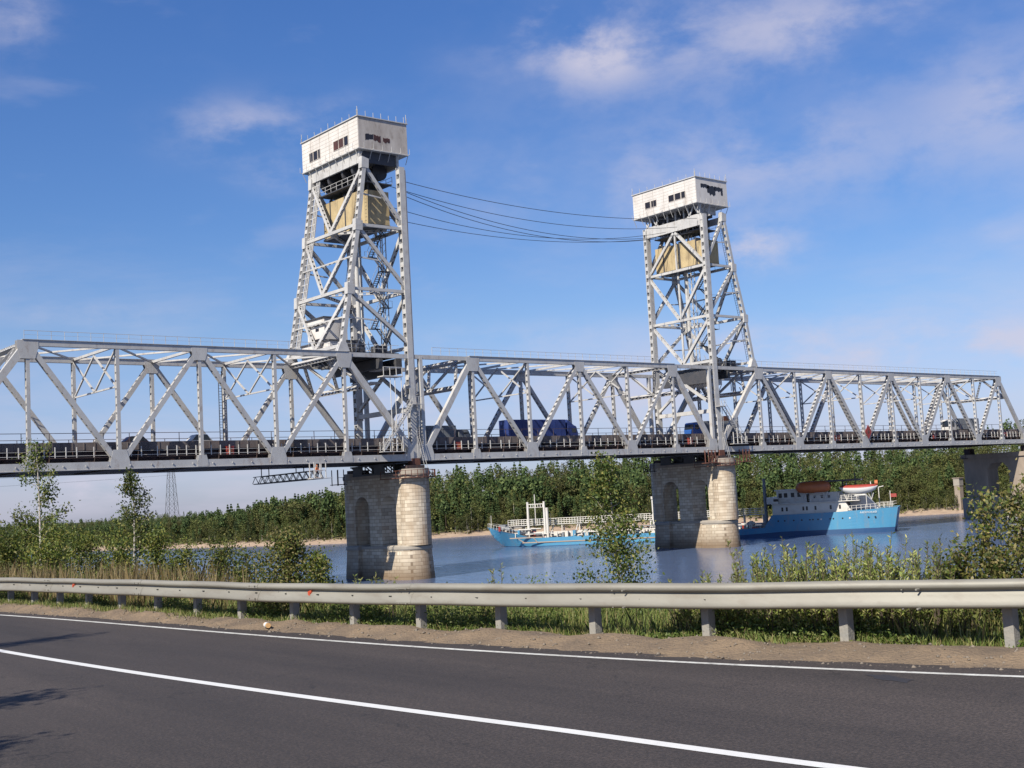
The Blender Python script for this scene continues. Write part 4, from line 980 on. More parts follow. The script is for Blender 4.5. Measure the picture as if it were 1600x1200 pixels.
def person(name,label,loc,rz,jacket,trousers):
    skin=mat('skin',(.45,.26,.18),.6); hairm=mat('hair',(.05,.035,.025),.8)
    T=thing(name,label,'person',loc,rz)
    J={'pel':(0,0,.95,.135,.10),'wai':(0,0,1.10,.13,.095),'che':(0,-.01,1.32,.165,.115),'nek':(0,0,1.48,.065,.065),'hd0':(0,-.02,1.58,.075,.085),'hd1':(0,-.015,1.68,.085,.10),'hd2':(0,0,1.77,.06,.07),
       'lsh':(.19,0,1.42,.062,.062),'lel':(.25,-.05,1.15,.047,.047),'lwr':(.23,-.25,1.0,.032,.032),'rsh':(-.19,0,1.42,.062,.062),'rel':(-.26,.0,1.14,.047,.047),'rwr':(-.24,-.12,.91,.032,.032),
       'lhp':(.10,0,.90,.095,.095),'lkn':(.12,-.03,.50,.062,.065),'lan':(.12,.02,.10,.042,.045),'lto':(.13,-.15,.04,.038,.035),
       'rhp':(-.10,0,.90,.095,.095),'rkn':(-.12,-.02,.50,.062,.065),'ran':(-.13,.03,.10,.042,.045),'rto':(-.15,-.13,.04,.038,.035)}
    E=[('pel','wai'),('wai','che'),('che','nek'),('nek','hd0'),('hd0','hd1'),('hd1','hd2'),('che','lsh'),('lsh','lel'),('lel','lwr'),('che','rsh'),('rsh','rel'),('rel','rwr'),('pel','lhp'),('lhp','lkn'),('lkn','lan'),('lan','lto'),('pel','rhp'),('rhp','rkn'),('rkn','ran'),('ran','rto')]
    for s_,sg in (('l',1),('r',-1)):
        w=Vector(J[s_+'wr'][:3]); d=(w-Vector(J[s_+'el'][:3])).normalized(); sd=Vector((0,0,1)).cross(d).normalized()
        J[s_+'pa']=(*(w+d*.07),.026,.036); E.append((s_+'wr',s_+'pa'))
        for i in range(4):
            a=w+d*.10+sd*(i-1.5)*.02; b=a+d*(.035+.006*(i in(1,2)))+Vector((0,0,-.008)); c=b+d*.02+Vector((0,0,-.02))
            for nm,q in (('a',a),('b',b),('c',c)): J[f'{s_}f{i}{nm}']=(*q,.009,.009)
            E+=[(s_+'pa',f'{s_}f{i}a'),(f'{s_}f{i}a',f'{s_}f{i}b'),(f'{s_}f{i}b',f'{s_}f{i}c')]
        a=w+d*.03-sd*.035; b=a+d*.03-sd*.02
        J[s_+'ta']=(*a,.012,.012); J[s_+'tb']=(*b,.010,.010); E+=[(s_+'wr',s_+'ta'),(s_+'ta',s_+'tb')]
    def sk(nm,keys,edges,mt,add=0,root=None,parent=T):
        ks=list(keys); ix={k:i for i,k in enumerate(ks)}
        me=bpy.data.meshes.new(nm); me.from_pydata([J[k][:3] for k in ks],[(ix[a],ix[b]) for a,b in edges if a in ix and b in ix],[]); o=bpy.data.objects.new(nm,me); COL.objects.link(o); o.parent=parent; me.materials.append(mt)
        md=o.modifiers.new('skin','SKIN'); sv=me.skin_vertices[0].data
        for k in ks: sv[ix[k]].radius=(J[k][3]+add,J[k][4]+add); 
        sv[ix[root]].use_root=True
        sb=o.modifiers.new('sub','SUBSURF'); sb.levels=1; sb.render_levels=2
        return o
    body=sk('body',J.keys(),E,skin,0,'pel')
    sk('jacket',['pel','wai','che','lsh','lel','lwr','rsh','rel','rwr','nek'],[e for e in E if e!=('nek','hd0')],jacket,.018,'pel')
    sk('trousers',['pel','lhp','lkn','lan','rhp','rkn','ran'],E,trousers,.016,'pel')
    m=MB()
    for i in range(8):
        for k in range(16): pass
    # hair cap, nose, eyes
    bmv=[];n=12
    for j in range(5):
        ph=j/4*math.pi*.5
        for i in range(n): a=2*math.pi*i/n; bmv.append((.105*math.cos(a)*math.cos(ph),.015+.118*math.sin(a)*math.cos(ph),1.70+.125*math.sin(ph)))
    m.v=bmv; m.f=[(j*n+i,j*n+(i+1)%n,(j+1)*n+(i+1)%n,(j+1)*n+i) for j in range(4) for i in range(n)]; m.build('helmet',jacket,T,smooth=True)
    m=MB(); m.prism([(-.014,-.115,1.62),(.014,-.115,1.62),(0,-.112,1.675)],(0,-.022,0)); m.box(-.028,.028,-.118,-.108,1.585,1.592); m.build('face_features',skin,T)
    m=MB()
    for x in (-.035,.035): m.box(x-.012,x+.012,-.118,-.108,1.672,1.684)
    m.build('eyes',hairm,T)
person('person','person in orange jacket and grey trousers standing in the white cage under the left span',(37.3,1.0-2.8,15.02),R(10),ORANGE,mat('grey_trousers',(.09,.10,.12),.9))

# ---------------------------------------------------------------- vehicles on the deck
DK=ZB+2.2
def wheels(T,xs_,hw,r=.5):
    for x in xs_:
        for y in (-hw,hw):
            m=MB(); m.tube((x,y-.14,r),(x,y+.14,r),r,18); w=m.build('wheel',BLACKM,T); m=MB(); s_=-1 if y<0 else 1; m.tube((x,y+s_*.14,r),(x,y+s_*.16,r),r*.5,12); m.build('rim',TRUCKG,w)
def truck(label,x,y,L_,hbox,mbox,mcab,flip=False,ribs=True,fair=True,cabh=2.9):
    T=thing('truck',label,'truck',(x,y,DK),math.pi if flip else 0)
    m=MB(); m.box(-L_/2,L_/2,-1.25,1.25,1.15,hbox)
    box=m.build('cargo_box',mbox,T,bev=.06)
    if ribs:
        m=MB()
        for q in np.arange(-L_/2+.6,L_/2-.3,1.2): m.box(q-.03,q+.03,-1.28,-1.25,1.2,hbox-.1); m.box(q-.03,q+.03,1.25,1.28,1.2,hbox-.1)
        m.box(-L_/2,L_/2,-1.29,1.29,1.1,1.22); m.build('ribs',mbox,box)
    m=MB(); m.box(-L_/2,L_/2+2.6,-.45,.45,.75,1.1); m.build('chassis',DARKST,T)
    c0=L_/2+.5; m=MB(); m.prism([(c0,-1.2,.6),(c0+2.3,-1.2,.6),(c0+2.35,-1.2,1.6),(c0+2.0,-1.2,cabh-.15),(c0+1.7,-1.2,cabh),(c0,-1.2,cabh)],(0,2.4,0)); cab=m.build('cab',mcab,T,bev=.08)
    m=MB(); m.prism([(c0+2.335,-1.05,1.75),(c0+2.36,-1.05,1.75),(c0+2.09,-1.05,cabh-.35),(c0+2.07,-1.05,cabh-.35)],(0,2.1,0)); m.build('windscreen',GLASS,cab)
    for k in (-1.215,1.2): m=MB(); m.box(c0+.9,c0+1.9,k,k+.015,1.7,cabh-.45); m.build('side_window',GLASS,cab)
    if fair:
        m=MB(); m.prism([(c0,-1.1,cabh),(c0+1.6,-1.1,cabh),(c0,-1.1,hbox)],(0,2.2,0)); m.build('roof_fairing',mcab,cab)
    m=MB(); m.box(c0+2.3,c0+2.45,-1.2,1.2,.45,.85); m.build('bumper',DARKST,T)
    wheels(T,(-L_/2+1.2,-L_/2+2.5,-L_/2+3.8,c0+1.3,L_/2-1.5) if L_>9 else (-L_/2+1.4,c0+1.2),1.05)
    return T
truck('long dark blue tarpaulin truck with blue cab crossing the lift span',85.8,9.7,12.6,3.95,TRUCKB,TRUCKB)
truck('grey covered lorry behind the blue truck on the lift span',66.0,9.7,5.6,3.05,TRUCKG,TRUCKG,fair=False,cabh=2.4)
t=truck('dark lorry with bright blue cab passing behind the foot of the right tower',126.5,5.0,9.5,3.2,TRUCKG,CABB,flip=True,fair=False,cabh=3.0)
m=MB(); m.box(-3.2,-2.2,-.4,.4,3.2,4.2); m.build('orange_load',ORANGE,t)
tk=truck('white lorry with grey canvas trailer near the right end of the truss',213,6,9.0,3.6,TRUCKG,WHITE,flip=True,fair=True,cabh=3.4)
def car(label,x,y,mc,flip=False,h=1.5):
    T=thing('car',label,'car',(x,y,DK),math.pi if flip else 0)
    prof=[(-2.15,.35),(2.15,.35),(2.2,.75),(1.3,.92),(.6,h),(-1.0,h),(-1.75,.98),(-2.2,.92)]
    m=MB(); m.prism([(a,-.85,b) for a,b in prof],(0,1.7,0)); m.build('body',mc,T,bev=.12)
    for yy in (-.862,.852): m=MB(); m.prism([(1.05,yy,.97),(.55,yy,h-.09),(-.95,yy,h-.09),(-1.5,yy,1.0)],(0,.01,0)); m.build('side_window',GLASS,T)
    m=MB(); m.prism([(1.3,-.7,.95),(1.32,-.7,.95),(.66,-.7,h-.06),(.62,-.7,h-.06)],(0,1.4,0)); m.build('windscreen',GLASS,T)
    wheels(T,(-1.35,1.35),.78,.31)
    for yy in (-.6,.6):
        m=MB(); m.box(2.17,2.22,yy-.15,yy+.15,.62,.78); m.build('headlight',SIGNW,T)
car('white car on the left span, seen just above the deck edge',23.4,4.2,WHITE,h=1.75)
car('dark car on the left span, left of the white car',14.6,4.2,mat('dark_brown_car_paint',(.05,.025,.03),.35),h=1.6)

# ============================================================ SHIP
def ship():
    A0=Vector((122.71,64.45,0)); B0=Vector((163.09,-3.81,0)); d=(B0-A0).normalized(); L_=82.0; Bm=6.1
    # local frame: +x towards the stern, near side (towards the camera) is local -? 
    ang=math.atan2(d.y,d.x); nrm=Vector((-d.y,d.x,0))     # left of travel to stern
    T=thing('tanker_ship','blue hulled river tanker with white superstructure at the stern passing behind the right pier','ship',(A0.x+nrm.x*Bm,A0.y+nrm.y*Bm,0),ang)
    # near side has local y = -Bm
    st=[]   # stations: s, half breadth top, hb water, deck z, keel start
    def hb(s): 
        if s<-6.5: return .1
        if s<9: t=(s+6.5)/15.5; return Bm*math.sin(min(1,t)*math.pi/2)**.8
        if s>76: t=(s-76)/6.3; return Bm*(1-.16*t*t)
        return Bm
    def hbw(s):
        if s<-2: return .05
        if s<11: t=(s+2)/13; return Bm*math.sin(min(1,t)*math.pi/2)**.85
        if s>72: t=(s-72)/10.3; return Bm*(1-.20*t*t)
        return Bm
    def dz(s):
        if s<3: return 2.9+1.7*((3-s)/9.5)**1.2
        if s<6: return 2.9-(s-3)*.3
        if s<56.5: return 2.0
        if s<58: return 2.0+(s-56.5)/1.5*2.5
        return 4.5+.5*max(0,(s-70)/12)
    ss=[-6.5,-5.5,-4.5,-3.5,-2.5,-1.5,-.5,1,3,6,9,12,20,30,40,50,56.4,58.1,60,64,68,72,76,79,81,82.2]
    def surf(z0f,z1f,mt,name,parent=T,inset=0):
        m=MB(); n=6
        for s in ss:
            zt=dz(s)
            for side in (-1,1):
                for k in range(n+1):
                    z=z0f(zt,s)+(z1f(zt,s)-z0f(zt,s))*k/n; f=min(1,max(0,z/zt)); w=hbw(s)+(hb(s)-hbw(s))*f
                    xs_=s
                    if s<-1.5: xs_=max(s,-1.8-(4.7)*f**.8)
                    if s>80: xs_=s-(.55-f)*.5*(s-80)
                    m.v.append((xs_,side*w,z))
        c=2*(n+1)
        for i in range(len(ss)-1):
            for sd_i in (0,1):
                for k in range(n):
                    a=i*c+sd_i*(n+1)+k; b=a+c
                    m.f.append((a,b,b+1,a+1) if sd_i==0 else (a,a+1,b+1,b))
        e=(len(ss)-1)*c
        for k in range(n): m.f.append((e+k,e+n+1+k,e+n+2+k,e+k+1)); m.f.append((k,k+1,n+2+k,n+1+k))
        return m.build(name,mt,parent,smooth=False)
    bt=lambda s:.25+.85*max(0,min(1,(s-40)/20))
    surf(lambda z,s:bt(s),lambda z,s:z,HULL,'hull')
    surf(lambda z,s:-1.5,lambda z,s:bt(s),HULLB,'boot_top')
    m=MB()
    for i,s in enumerate(ss): m.v+=[(max(s,-6.3),-hb(s)+.05,dz(s)-.12),(max(s,-6.3),hb(s)-.05,dz(s)-.12)]
    for i in range(len(ss)-1): m.f.append((2*i,2*i+2,2*i+3,2*i+1))
    m.build('deck',DECKB,T)
    Y=-Bm
    # rubbing strakes
    m=MB(); m.box(4,50,Y-.12,Y+.02,.95,1.15); m.box(1,8.5,Y*.93-.25,Y*.93,2.0,2.2); m.bar((2.5,Y*.9-.1,2.1),(4.5,Y*.97-.1,1.05),.12,.12); m.bar((6.5,Y-.02,2.1),(7.5,Y-.1,1.05),.12,.12); m.build('fender_strake',mat('worn_fender',(.42,.32,.24),.8),T)
    # bulwark cap
    # cargo deck gear
    m=MB(); random.seed(11)
    cols={'w':MB(),'g':MB()}; cm_={'w':CREAM,'r':REDM,'g':TRUCKG,'b':HULL}
    m.box(-1,56,-1.0,1.0,4.6,4.72)
    for q in np.arange(-.5,56,4.0): m.box(q-.1,q+.1,-.8,-.6,1.9,4.6); m.box(q-.1,q+.1,.6,.8,1.9,4.6)
    m.build('catwalk',CREAM,T)
    m=MB()
    for yy in (-1,1):
        for q in np.arange(-1,56.1,1.25): m.box(q-.05,q+.05,yy-.05,yy+.05,4.7,5.95)
        for z in (5.1,5.5,5.95): m.box(-1,56,yy-.04,yy+.04,z-.04,z+.04)
    m.build('catwalk_railing',CREAM,T)
    for i in range(120):
        s=random.uniform(-3,55); y=random.uniform(-5.3,4); k=random.choice('wwwwrggbw'); w=random.uniform(.3,1.3); h=random.uniform(.3,1.5); b=dz(s)-.12
        t=random.random()
        m=MB()
        if t<.45: m.box(s-w/2,s+w/2,y-.4,y+.4,b,b+h); m.build('deck_box',cm_[k],T)
        elif t<.75: m.tube((s,y,b),(s,y,b+h*1.1),.28,8); m.build('vent_pipe',cm_[k],T)
        else: m.tube((s,y,b+h*.7),(s+random.uniform(1.5,5),y,b+h*.7),.16,6); m.build('deck_pipe',cm_[k],T)
    for q in np.arange(2,54,3.2): cols['w'].box(q-.08,q+.08,-4.9,-4.74,2,3.1)
    cols['w'].box(0,54,-2.9,-2.6,2.9,3.12); cols['w'].box(4,54,-4.0,-3.75,2.7,2.9); cols['g'].box(20,50,-3.4,-3.2,3.4,3.6)
    for q in np.arange(10,54,5.5): cols['w'].tube((q,-4.6,2.2),(q,-2.0,4.4),.1,6)
    for k,mt,nm in (('w',CREAM,'pipe_rack'),('g',TRUCKG,'cargo_pipe')): cols[k].build(nm,mt,T)
    # foremast gate
    m=MB(); 
    for x,y,r_ in ((4.6,-3.2,.32),(8.4,-3.2,.32)): m.tube((x,y,1.9),(x,y,9.8),r_,10,r_*.75)
    m.tube((9.4,-4.4,1.9),(9.4,-4.4,8.4),.32,10)
    m.box(4.4,8.6,-3.3,-3.1,9.2,9.35); m.box(4.4,8.6,-3.3,-3.1,8.5,8.6)
    for q in np.arange(4.8,8.5,.55): m.box(q-.06,q+.06,-3.27,-3.13,8.5,9.3)
    m.tube((6.3,-3.2,5.0),(6.3,-3.2,11.4),.10,6); m.build('mast_gate',CREAM,T)
    m=MB(); m.tube((32.3,-.9,2),(32.3,-.9,9.0),.30,10); m.tube((32.3,-.9,9.0),(32.3,-.9,9.6),.42,10); m.build('vent_mast',CREAM,T)
    m=MB(); m.tube((56.6,-3.6,2),(56.6,-3.6,12.0),.36,10,.3); m.build('derrick_post',TRUCKG,T)
    m=MB(); m.tube((-5.4,0,4.4),(-5.4,0,7.2),.06,5); 
    for s in np.arange(-6,3,.9):
        for sd in (-1,1): m.box(s-.03,s+.03,sd*hb(s)*.95-.03,sd*hb(s)*.95+.03,dz(s)-.1,dz(s)+1.0)
    for i in range(10):
        s=-6+i*.9
        for sd in (-1,1): m.bar((s,sd*hb(s)*.95,dz(s)+.95),(s+.9,sd*hb(s+.9)*.95,dz(s+.9)+.95),.05,.05)
    m.build('bow_railing',CREAM,T)
    m=MB(); m.box(-3.2,-1.6,-1.2,1.2,4.0,5.0); m.tube((-1,-1.5,4.2),(-1,1.5,4.2),.5,10); m.build('windlass',TRUCKG,T)
    # superstructure
    m=MB(); m.prism([(58.2,Y+.7,4.3),(74,Y+.7,4.3),(72.6,Y+.7,6.6),(58.2,Y+.7,6.6)],(0,2*Bm-1.4,0)); s1=m.build('lower_house',CREAM,T)
    m=MB(); m.box(58.0,75.5,Y+.3,-Y-.3,6.6,6.75); m.box(57.2,59.5,Y+.2,-Y-.2,6.75,8.1); m.build('boat_deck',CREAM,T)
    m=MB(); m.box(59.0,65.0,Y+2.2,-Y-2.2,6.75,9.3); wh=m.build('wheelhouse',CREAM,T); m=MB(); m.box(58.6,65.5,Y+1.9,-Y-1.9,9.3,9.5); m.build('roof',CREAM,wh)
    m=MB()
    for q in (59.4,60.5,61.9,63.2): m.box(q,q+.7,Y+2.17,Y+2.2,7.9,8.8)
    for q in np.arange(Y+2.5,-Y-2.8,1.1): m.box(58.97,59.0,q,q+.8,7.9,8.8)
    m.build('window',DARKWIN,wh)
    m=MB()
    for q in (60.0,60.9,64.2,64.9,66.6,69.6,71.4): m.box(q,q+.38,Y+.67,Y+.7,5.15,5.95)
    m.build('window',DARKWIN,s1)
    m=MB(); m.box(58.6,59.6,Y+.17,Y+.2,7.2,7.7); m.build('side_light_box',DARKWIN,T)
    # porthole row in the hull
    for i,q in enumerate((59.3,60.6,62.4,64,65.6,66.2,67.2,67.8,69.6,70.2,72,73.4,77.0,78.3)):
        m=MB(); m.tube((q,Y-.02-(0 if q<76 else -.05),3.25),(q,Y+.2,3.25),.17,10); m.build('porthole',WHITE if i in (7,11) else DARKWIN,T)
    # upper deck railings
    for yy in (Y+.4,-Y-.4):
        m=MB()
        for q in np.arange(66,75.5,1.0): m.box(q-.04,q+.04,yy-.04,yy+.04,6.75,7.8)
        for z in (7.1,7.45,7.8): m.box(65.5,75.5,yy-.03,yy+.03,z-.03,z+.03)
        m.build('boat_deck_railing',CREAM,T)
    for sd in (-1,1):
        m=MB()
        for q in np.arange(73,82,.9): m.box(q-.04,q+.04,sd*(hb(q)-.2)-.04,sd*(hb(q)-.2)+.04,dz(q)-.1,dz(q)+1.0)
        for i in range(10):
            for z in (.5,1.0): q=73+.9*i; m.bar((q,sd*(hb(q)-.2),dz(q)+z),(q+.9,sd*(hb(min(82,q+.9))-.2),dz(q+.9)+z),.06,.06)
        m.build('stern_railing',CREAM,T)
    m=MB(); m.prism([(73.2,-1.6,4.8),(78.8,-1.6,4.8),(76.2,-1.6,7.9),(74.2,-1.6,8.3)],(0,3.2,0)); m.build('funnel_casing',SIGNW,T)
    m=MB(); m.tube((76.8,Y+1,4.6),(76.8,Y+1,9.6),.07,6); m.tube((79.0,-1,4.8),(79,-1,9),.09,6); m.tube((79,-1,9),(80,-1,9.2),.09,6); m.tube((81.2,-1.5,5),(81.2,-1.5,8.2),.08,6); m.build('stern_mast',CREAM,T)
    m=MB(); m.box(81.2,82.4,-1.55,-1.45,6.9,7.6); m.build('flag',REDM,T)
    m=MB(); m.box(65.6,71.5,-3.9,3.9,6.75,8.5); m.build('upper_cabin',CREAM,T)
    m=MB(); m.box(71.5,73.6,-2.4,2.4,6.75,8.1); m.build('engine_casing',CREAM,T)
    for q in (66.4,67.8,69.2): m=MB(); m.box(q,q+.5,-3.94,-3.9,7.4,8.0); m.build('window',DARKWIN,T)
    m=MB(); m.box(65.0,76,-1.3,1.3,10.6,10.95); m.tube((66,0,8.5),(66,0,10.7),.2,6); m.tube((72,0,8.5),(72,0,10.7),.2,6); m.tube((74.5,0,8),(74.5,0,12.2),.12,6); m.build('gangway_boom',DARKST,T)
    # name lettering on the stern quarter
    cu=bpy.data.curves.new('name','FONT'); cu.body='АМУРСКИЙ'; cu.size=.52; cu.extrude=.01; cu.space_character=1.15
    to=bpy.data.objects.new('name_lettering',cu); COL.objects.link(to); dg=bpy.context.evaluated_depsgraph_get(); me=bpy.data.meshes.new_from_object(to.evaluated_get(dg)); bpy.data.objects.remove(to)
    o=bpy.data.objects.new('name_lettering',me); COL.objects.link(o); me.materials.append(SIGNW); o.parent=T; o.location=(75.4,Y-.03,4.05); o.rotation_euler=(R(90),0,R(.4))
    # lifeboats: on davits, rest on the boat deck
    c,s_=math.cos(ang),math.sin(ang)
    def loc(x,y,z): return (T.location.x+c*x-s_*y,T.location.y+s_*x+c*y,z)
    # enclosed orange boat
    def boat(label,x0,x1,zc,rr,col,top,pointy):
        Bt=thing('lifeboat',label,'lifeboat',loc((x0+x1)/2,Y+1.3,zc),ang,'lifeboats on the tanker'); L2=(x1-x0)/2; n=14
        def shell(z0,z1,mt,nm):
            m=MB(); k=16
            for i in range(n+1):
                t=-1+2*i/n; w=rr*math.sqrt(max(0.0,1-abs(t)**(2.2 if pointy else 5)))+.02; sh=.25*abs(t)**2*rr if pointy else 0
                for j in range(k+1):
                    a=z0+(z1-z0)*j/k; m.v.append((t*L2,w*math.cos(a)*1.0,w*math.sin(a)*(1 if not pointy or a<0 else .5)+sh))
            for i in range(n):
                for j in range(k): b=i*(k+1)+j; m.f.append((b,b+1,b+k+2,b+k+1))
            m.f.append(tuple(range(k+1))); m.f.append(tuple(range(n*(k+1)+k,n*(k+1)-1,-1)))
            return m.build(nm,mt,Bt,smooth=True)
        shell(-math.pi,0,col,'hull'); shell(0,math.pi,top,'canopy')
        m=MB()
        for dx in (-L2*.62,L2*.62):
            m.bar((dx,.3,-rr-1.2),(dx-.5,-.2,-rr+.1),.14,.14); m.bar((dx,.3,-rr-1.2),(dx+.5,-.2,-rr+.1),.14,.14); m.bar((dx,1.2,-rr-1.2),(dx,.9,rr*.9),.16,.16)
        m.build('davit',CREAM,Bt); return Bt
    boat('orange enclosed cylindrical lifeboat on the tanker superstructure',63.0,70.2,9.75,1.15,ORANGE,ORANGE,False)
    b2=boat('white lifeboat with red cover on the stern of the tanker',71.6,79.2,9.1,1.25,SIGNW,REDM,True)
    m=MB(); m.tube((3.2,0,.9),(3.8,0,.9),.5,10); m.build('orange_float',ORANGE,b2)
ship()

# ============================================================ GUARD RAIL
def guard():
    # posts measured along the verge
    yy_=np.arange(-150,-85,.05); xx_=railX(yy_); pp_=np.stack([xx_-CP.x,yy_-CP.y,np.full(len(yy_),8.95-CP.z)],1); dd_=pp_@np.array(Fv); uu_=800+1934.06*(pp_@np.array(R2))/dd_; oo_=np.argsort(uu_)
    py=[float(np.interp(u,uu_[oo_],yy_[oo_])) for u in (14,51,91,136,187.5,244,306,375,457,551,655,780,927,1104,1320,1578)]
    py=[py[0]+1.9*i for i in range(6,0,-1)]+py+[py[-1]-1.95,py[-1]-3.9]
    T=thing('guardrail','grey galvanised steel crash barrier on square posts along the far road edge','guardrail',(-37,-130,ROADZ))
    m=MB()
    # W profile: (offset towards the road, z)
    prof=[(0,.0),(.05,.008),(.085,.03),(.088,.055),(.07,.10),(.045,.16),(.005,.205),(.005,.222),(.06,.24),(.085,.262),(.085,.30),(.055,.335),(0,.345)]
    ys=np.arange(-149,-88,.25); zbf=lambda y: ROADZ+.45+.05*(1-float(sm(-140,-125,y)))-.03*float(sm(-120,-112,y))
    for s,flip in ((0,False),(.006,True)):
        b=len(m.v)
        for i,y in enumerate(ys):
            x=float(railX(y)); dx=float(railX(y+.1)-railX(y-.1))/.2
            wob=.006*math.sin(y*.7)+.004*math.sin(y*1.9+1)
            n=Vector((-1,dx,0)).normalized()
            for (o,z) in prof: m.v.append((x+n.x*(o+.24-s)+37,y+n.y*(o+.24-s)+130,zbf(y)+z+wob-ROADZ))
            if i:
                k=len(prof)
                for j in range(k-1):
                    a=b+(i-1)*k+j; q=(a,a+k,a+k+1,a+1); m.f.append(q[::-1] if flip else q)
    m.build('beam',GALV,T,smooth=True)
    # lap joints: slightly proud sleeve every 4 m-ish
    for yj in (-143.6,-139.4,-135.5,-131.3,-127.0,-122.3,-117.5):
        m=MB(); b=0
        for i,y in enumerate(np.arange(yj-.17,yj+.18,.085)):
            x=float(railX(y)); wob=.006*math.sin(y*.7)+.004*math.sin(y*1.9+1)
            for (o,z) in prof: m.v.append((x-(o+.247)+37,y+130,zbf(y)+z+wob-ROADZ))
            if i:
                k=len(prof)
                for j in range(k-1): a=(i-1)*k+j; m.f.append((a,a+k,a+k+1,a+1))
        for z in (.06,.29): 
            for dy in (-.1,.1): x=float(railX(yj)); m.tube((x+37-.25,yj+dy+130,.45+z),(x+37-.35,yj+dy+130,.45+z),.014,6)
        m.build('lap_joint',GALV,T)
    for i,y in enumerate(np.arange(-145.5,-100,.97)):
        x=float(railX(y))-.24-.052; m=MB(); w_=.035 if i%2 else .018
        m.box(x+37-.012,x+37+.004,y+130-w_,y+130+w_,.605,.622); m.build('slot',BLACKM,T)
    for y in py:
        x=float(railX(y)); m=MB()
        m.box(x+37-.02,x+37+.12,y+130-.065,y+130+.065,-.5,.66); m.build('post',POSTM,T,bev=.008)
        m=MB(); m.box(x+37-.24,x+37-.02,y+130-.05,y+130+.05,.52,.68); m.tube((x+37-.265,y+130,.625),(x+37-.24,y+130,.625),.018,6); m.build('spacer_block',DARKST,T)
    for y in (-128.75,-118.9):
        x=float(railX(y))-.25; m=MB(); m.prism([(x+37,y+130-.04,.56),(x+37,y+130+.05,.56),(x+37,y+130+.065,.66),(x+37,y+130-.055,.69)],(-.03,0,0)); m.prism([(x+37-.04,y+130-.035,.59),(x+37-.04,y+130+.03,.59),(x+37-.04,y+130+.04,.64),(x+37-.04,y+130-.035,.65)],(-.006,0,0)); m.build('reflector',mat('orange_red_reflector',(.55,.09,.04),.3),T)
guard()
# litter bottle on the verge
T=thing('litter_bottle','crushed bottle with white and orange label lying below the barrier','bottle',(float(railX(-128.0))-.62,-127.9,ROADZ+.04),R(75))
m=MB(); m.tube((-.13,0,.045),(.09,0,.045),.045,12); m.tube((.09,0,.045),(.15,0,.04),.045,12,.016); m.tube((.15,0,.04),(.18,0,.04),.018,8); m.build('body',mat('bottle_plastic',(.75,.45,.2),.3),T)
m=MB(); m.tube((-.09,0,.045),(.05,0,.045),.0475,12,cap=False); m.build('label_wrap',SIGNW,T)

# ============================================================ FAR: pylon and wires
def pylon(x,y,h,label):
    z0=hz(x,y); T=thing('power_pylon',label,'pylon',(x,y,z0)); m=MB(); w0,w1=4.2,.7; n=9
    pts=[]
    for i in range(n+1):
        t=i/n; w=w0*(1-t)+w1*t; pts.append([(sx_*w,sy_*w,h*t) for sx_,sy_ in ((-1,-1),(1,-1),(1,1),(-1,1))])
    for i in range(n):
        for k in range(4):
            m.bar(pts[i][k],pts[i+1][k],.24,.24,side=(1,1,0)); m.bar(pts[i][k],pts[i+1][(k+1)%4],.12,.12); m.bar(pts[i][(k+1)%4],pts[i+1][k],.12,.12); m.bar(pts[i+1][k],pts[i+1][(k+1)%4],.12,.12)
    m.build('tower',DARKST,T)
    m=MB()
    for z in (h*.78,h*.9): m.bar((-9,0,z),(9,0,z),.4,.4); m.bar((-9,0,z),(0,0,z+3),.2,.2); m.bar((9,0,z),(0,0,z+3),.2,.2)
    m.build('cross_arm',DARKST,T)
pylon(356,760,62,'distant lattice power pylon above the wooded far bank')
for i,(z,lab) in enumerate(((50.5,'upper of two faint overhead power lines beyond the bridge'),(45.0,'lower of two faint overhead power lines beyond the bridge'))):
    m=MB(); n=30; pts=[]
    a=Vector((-420,620,z)); b=Vector((356,760,z-2))
    for k in range(n+1): t=k/n; q=a.lerp(b,t); pts.append((q.x+420,q.y-620,q.z-z-4*9*t*(1-t)))
    m.poly(pts,.07,3); o=m.build('power_line',CABLEM,None,loc=a); tag(o,lab,'power line','power lines beyond the bridge')

# ============================================================ VEGETATION
def leaves(C,N,size,aspect=.5,fold=.25,droop=.3,up=None):
    """kite-shaped leaves: C centres (n,3), N sizes; returns V,F"""
    n=len(C); a=rng.normal(size=(n,3)); a[:,2]-=droop; a/=np.linalg.norm(a,axis=1)[:,None]
    b=rng.normal(size=(n,3)); b-=a*(a*b).sum(1)[:,None]; b/=np.linalg.norm(b,axis=1)[:,None]; c=np.cross(a,b)
    s=(size*(.65+.7*rng.random(n)))[:,None]
    p0=C-a*s*.5; p2=C+a*s*.5; p1=C+b*s*.5*aspect+c*s*fold*.3-a*s*.05; p3=C-b*s*.5*aspect+c*s*fold*.3-a*s*.05
    V=np.stack([p0,p1,p2,p3],1).reshape(-1,3); F=np.arange(4*n).reshape(-1,4)
    return V,F
L_FAR=leafmat('far_foliage',[(.032,.046,.011),(.052,.066,.016),(.075,.088,.022),(.115,.115,.036)],.2,.8)
L_FARY=leafmat('far_light_foliage',[(.045,.052,.012),(.068,.076,.018),(.095,.098,.026),(.135,.122,.04)],.2,.8)
L_CON=leafmat('conifer_foliage',[(.022,.045,.014),(.036,.062,.018),(.055,.085,.024),(.08,.105,.03)],.1,.8)
L_BIR=leafmat('birch_foliage',[(.025,.05,.010),(.06,.09,.018),(.11,.135,.03),(.20,.18,.05)],.35)
L_WIL=leafmat('willow_foliage',[(.11,.16,.03),(.18,.225,.05),(.26,.28,.08),(.36,.34,.14)],.35)
L_GOAT=leafmat('goat_willow_foliage',[(.05,.085,.015),(.10,.13,.025),(.19,.18,.045),(.32,.26,.11)],.35)
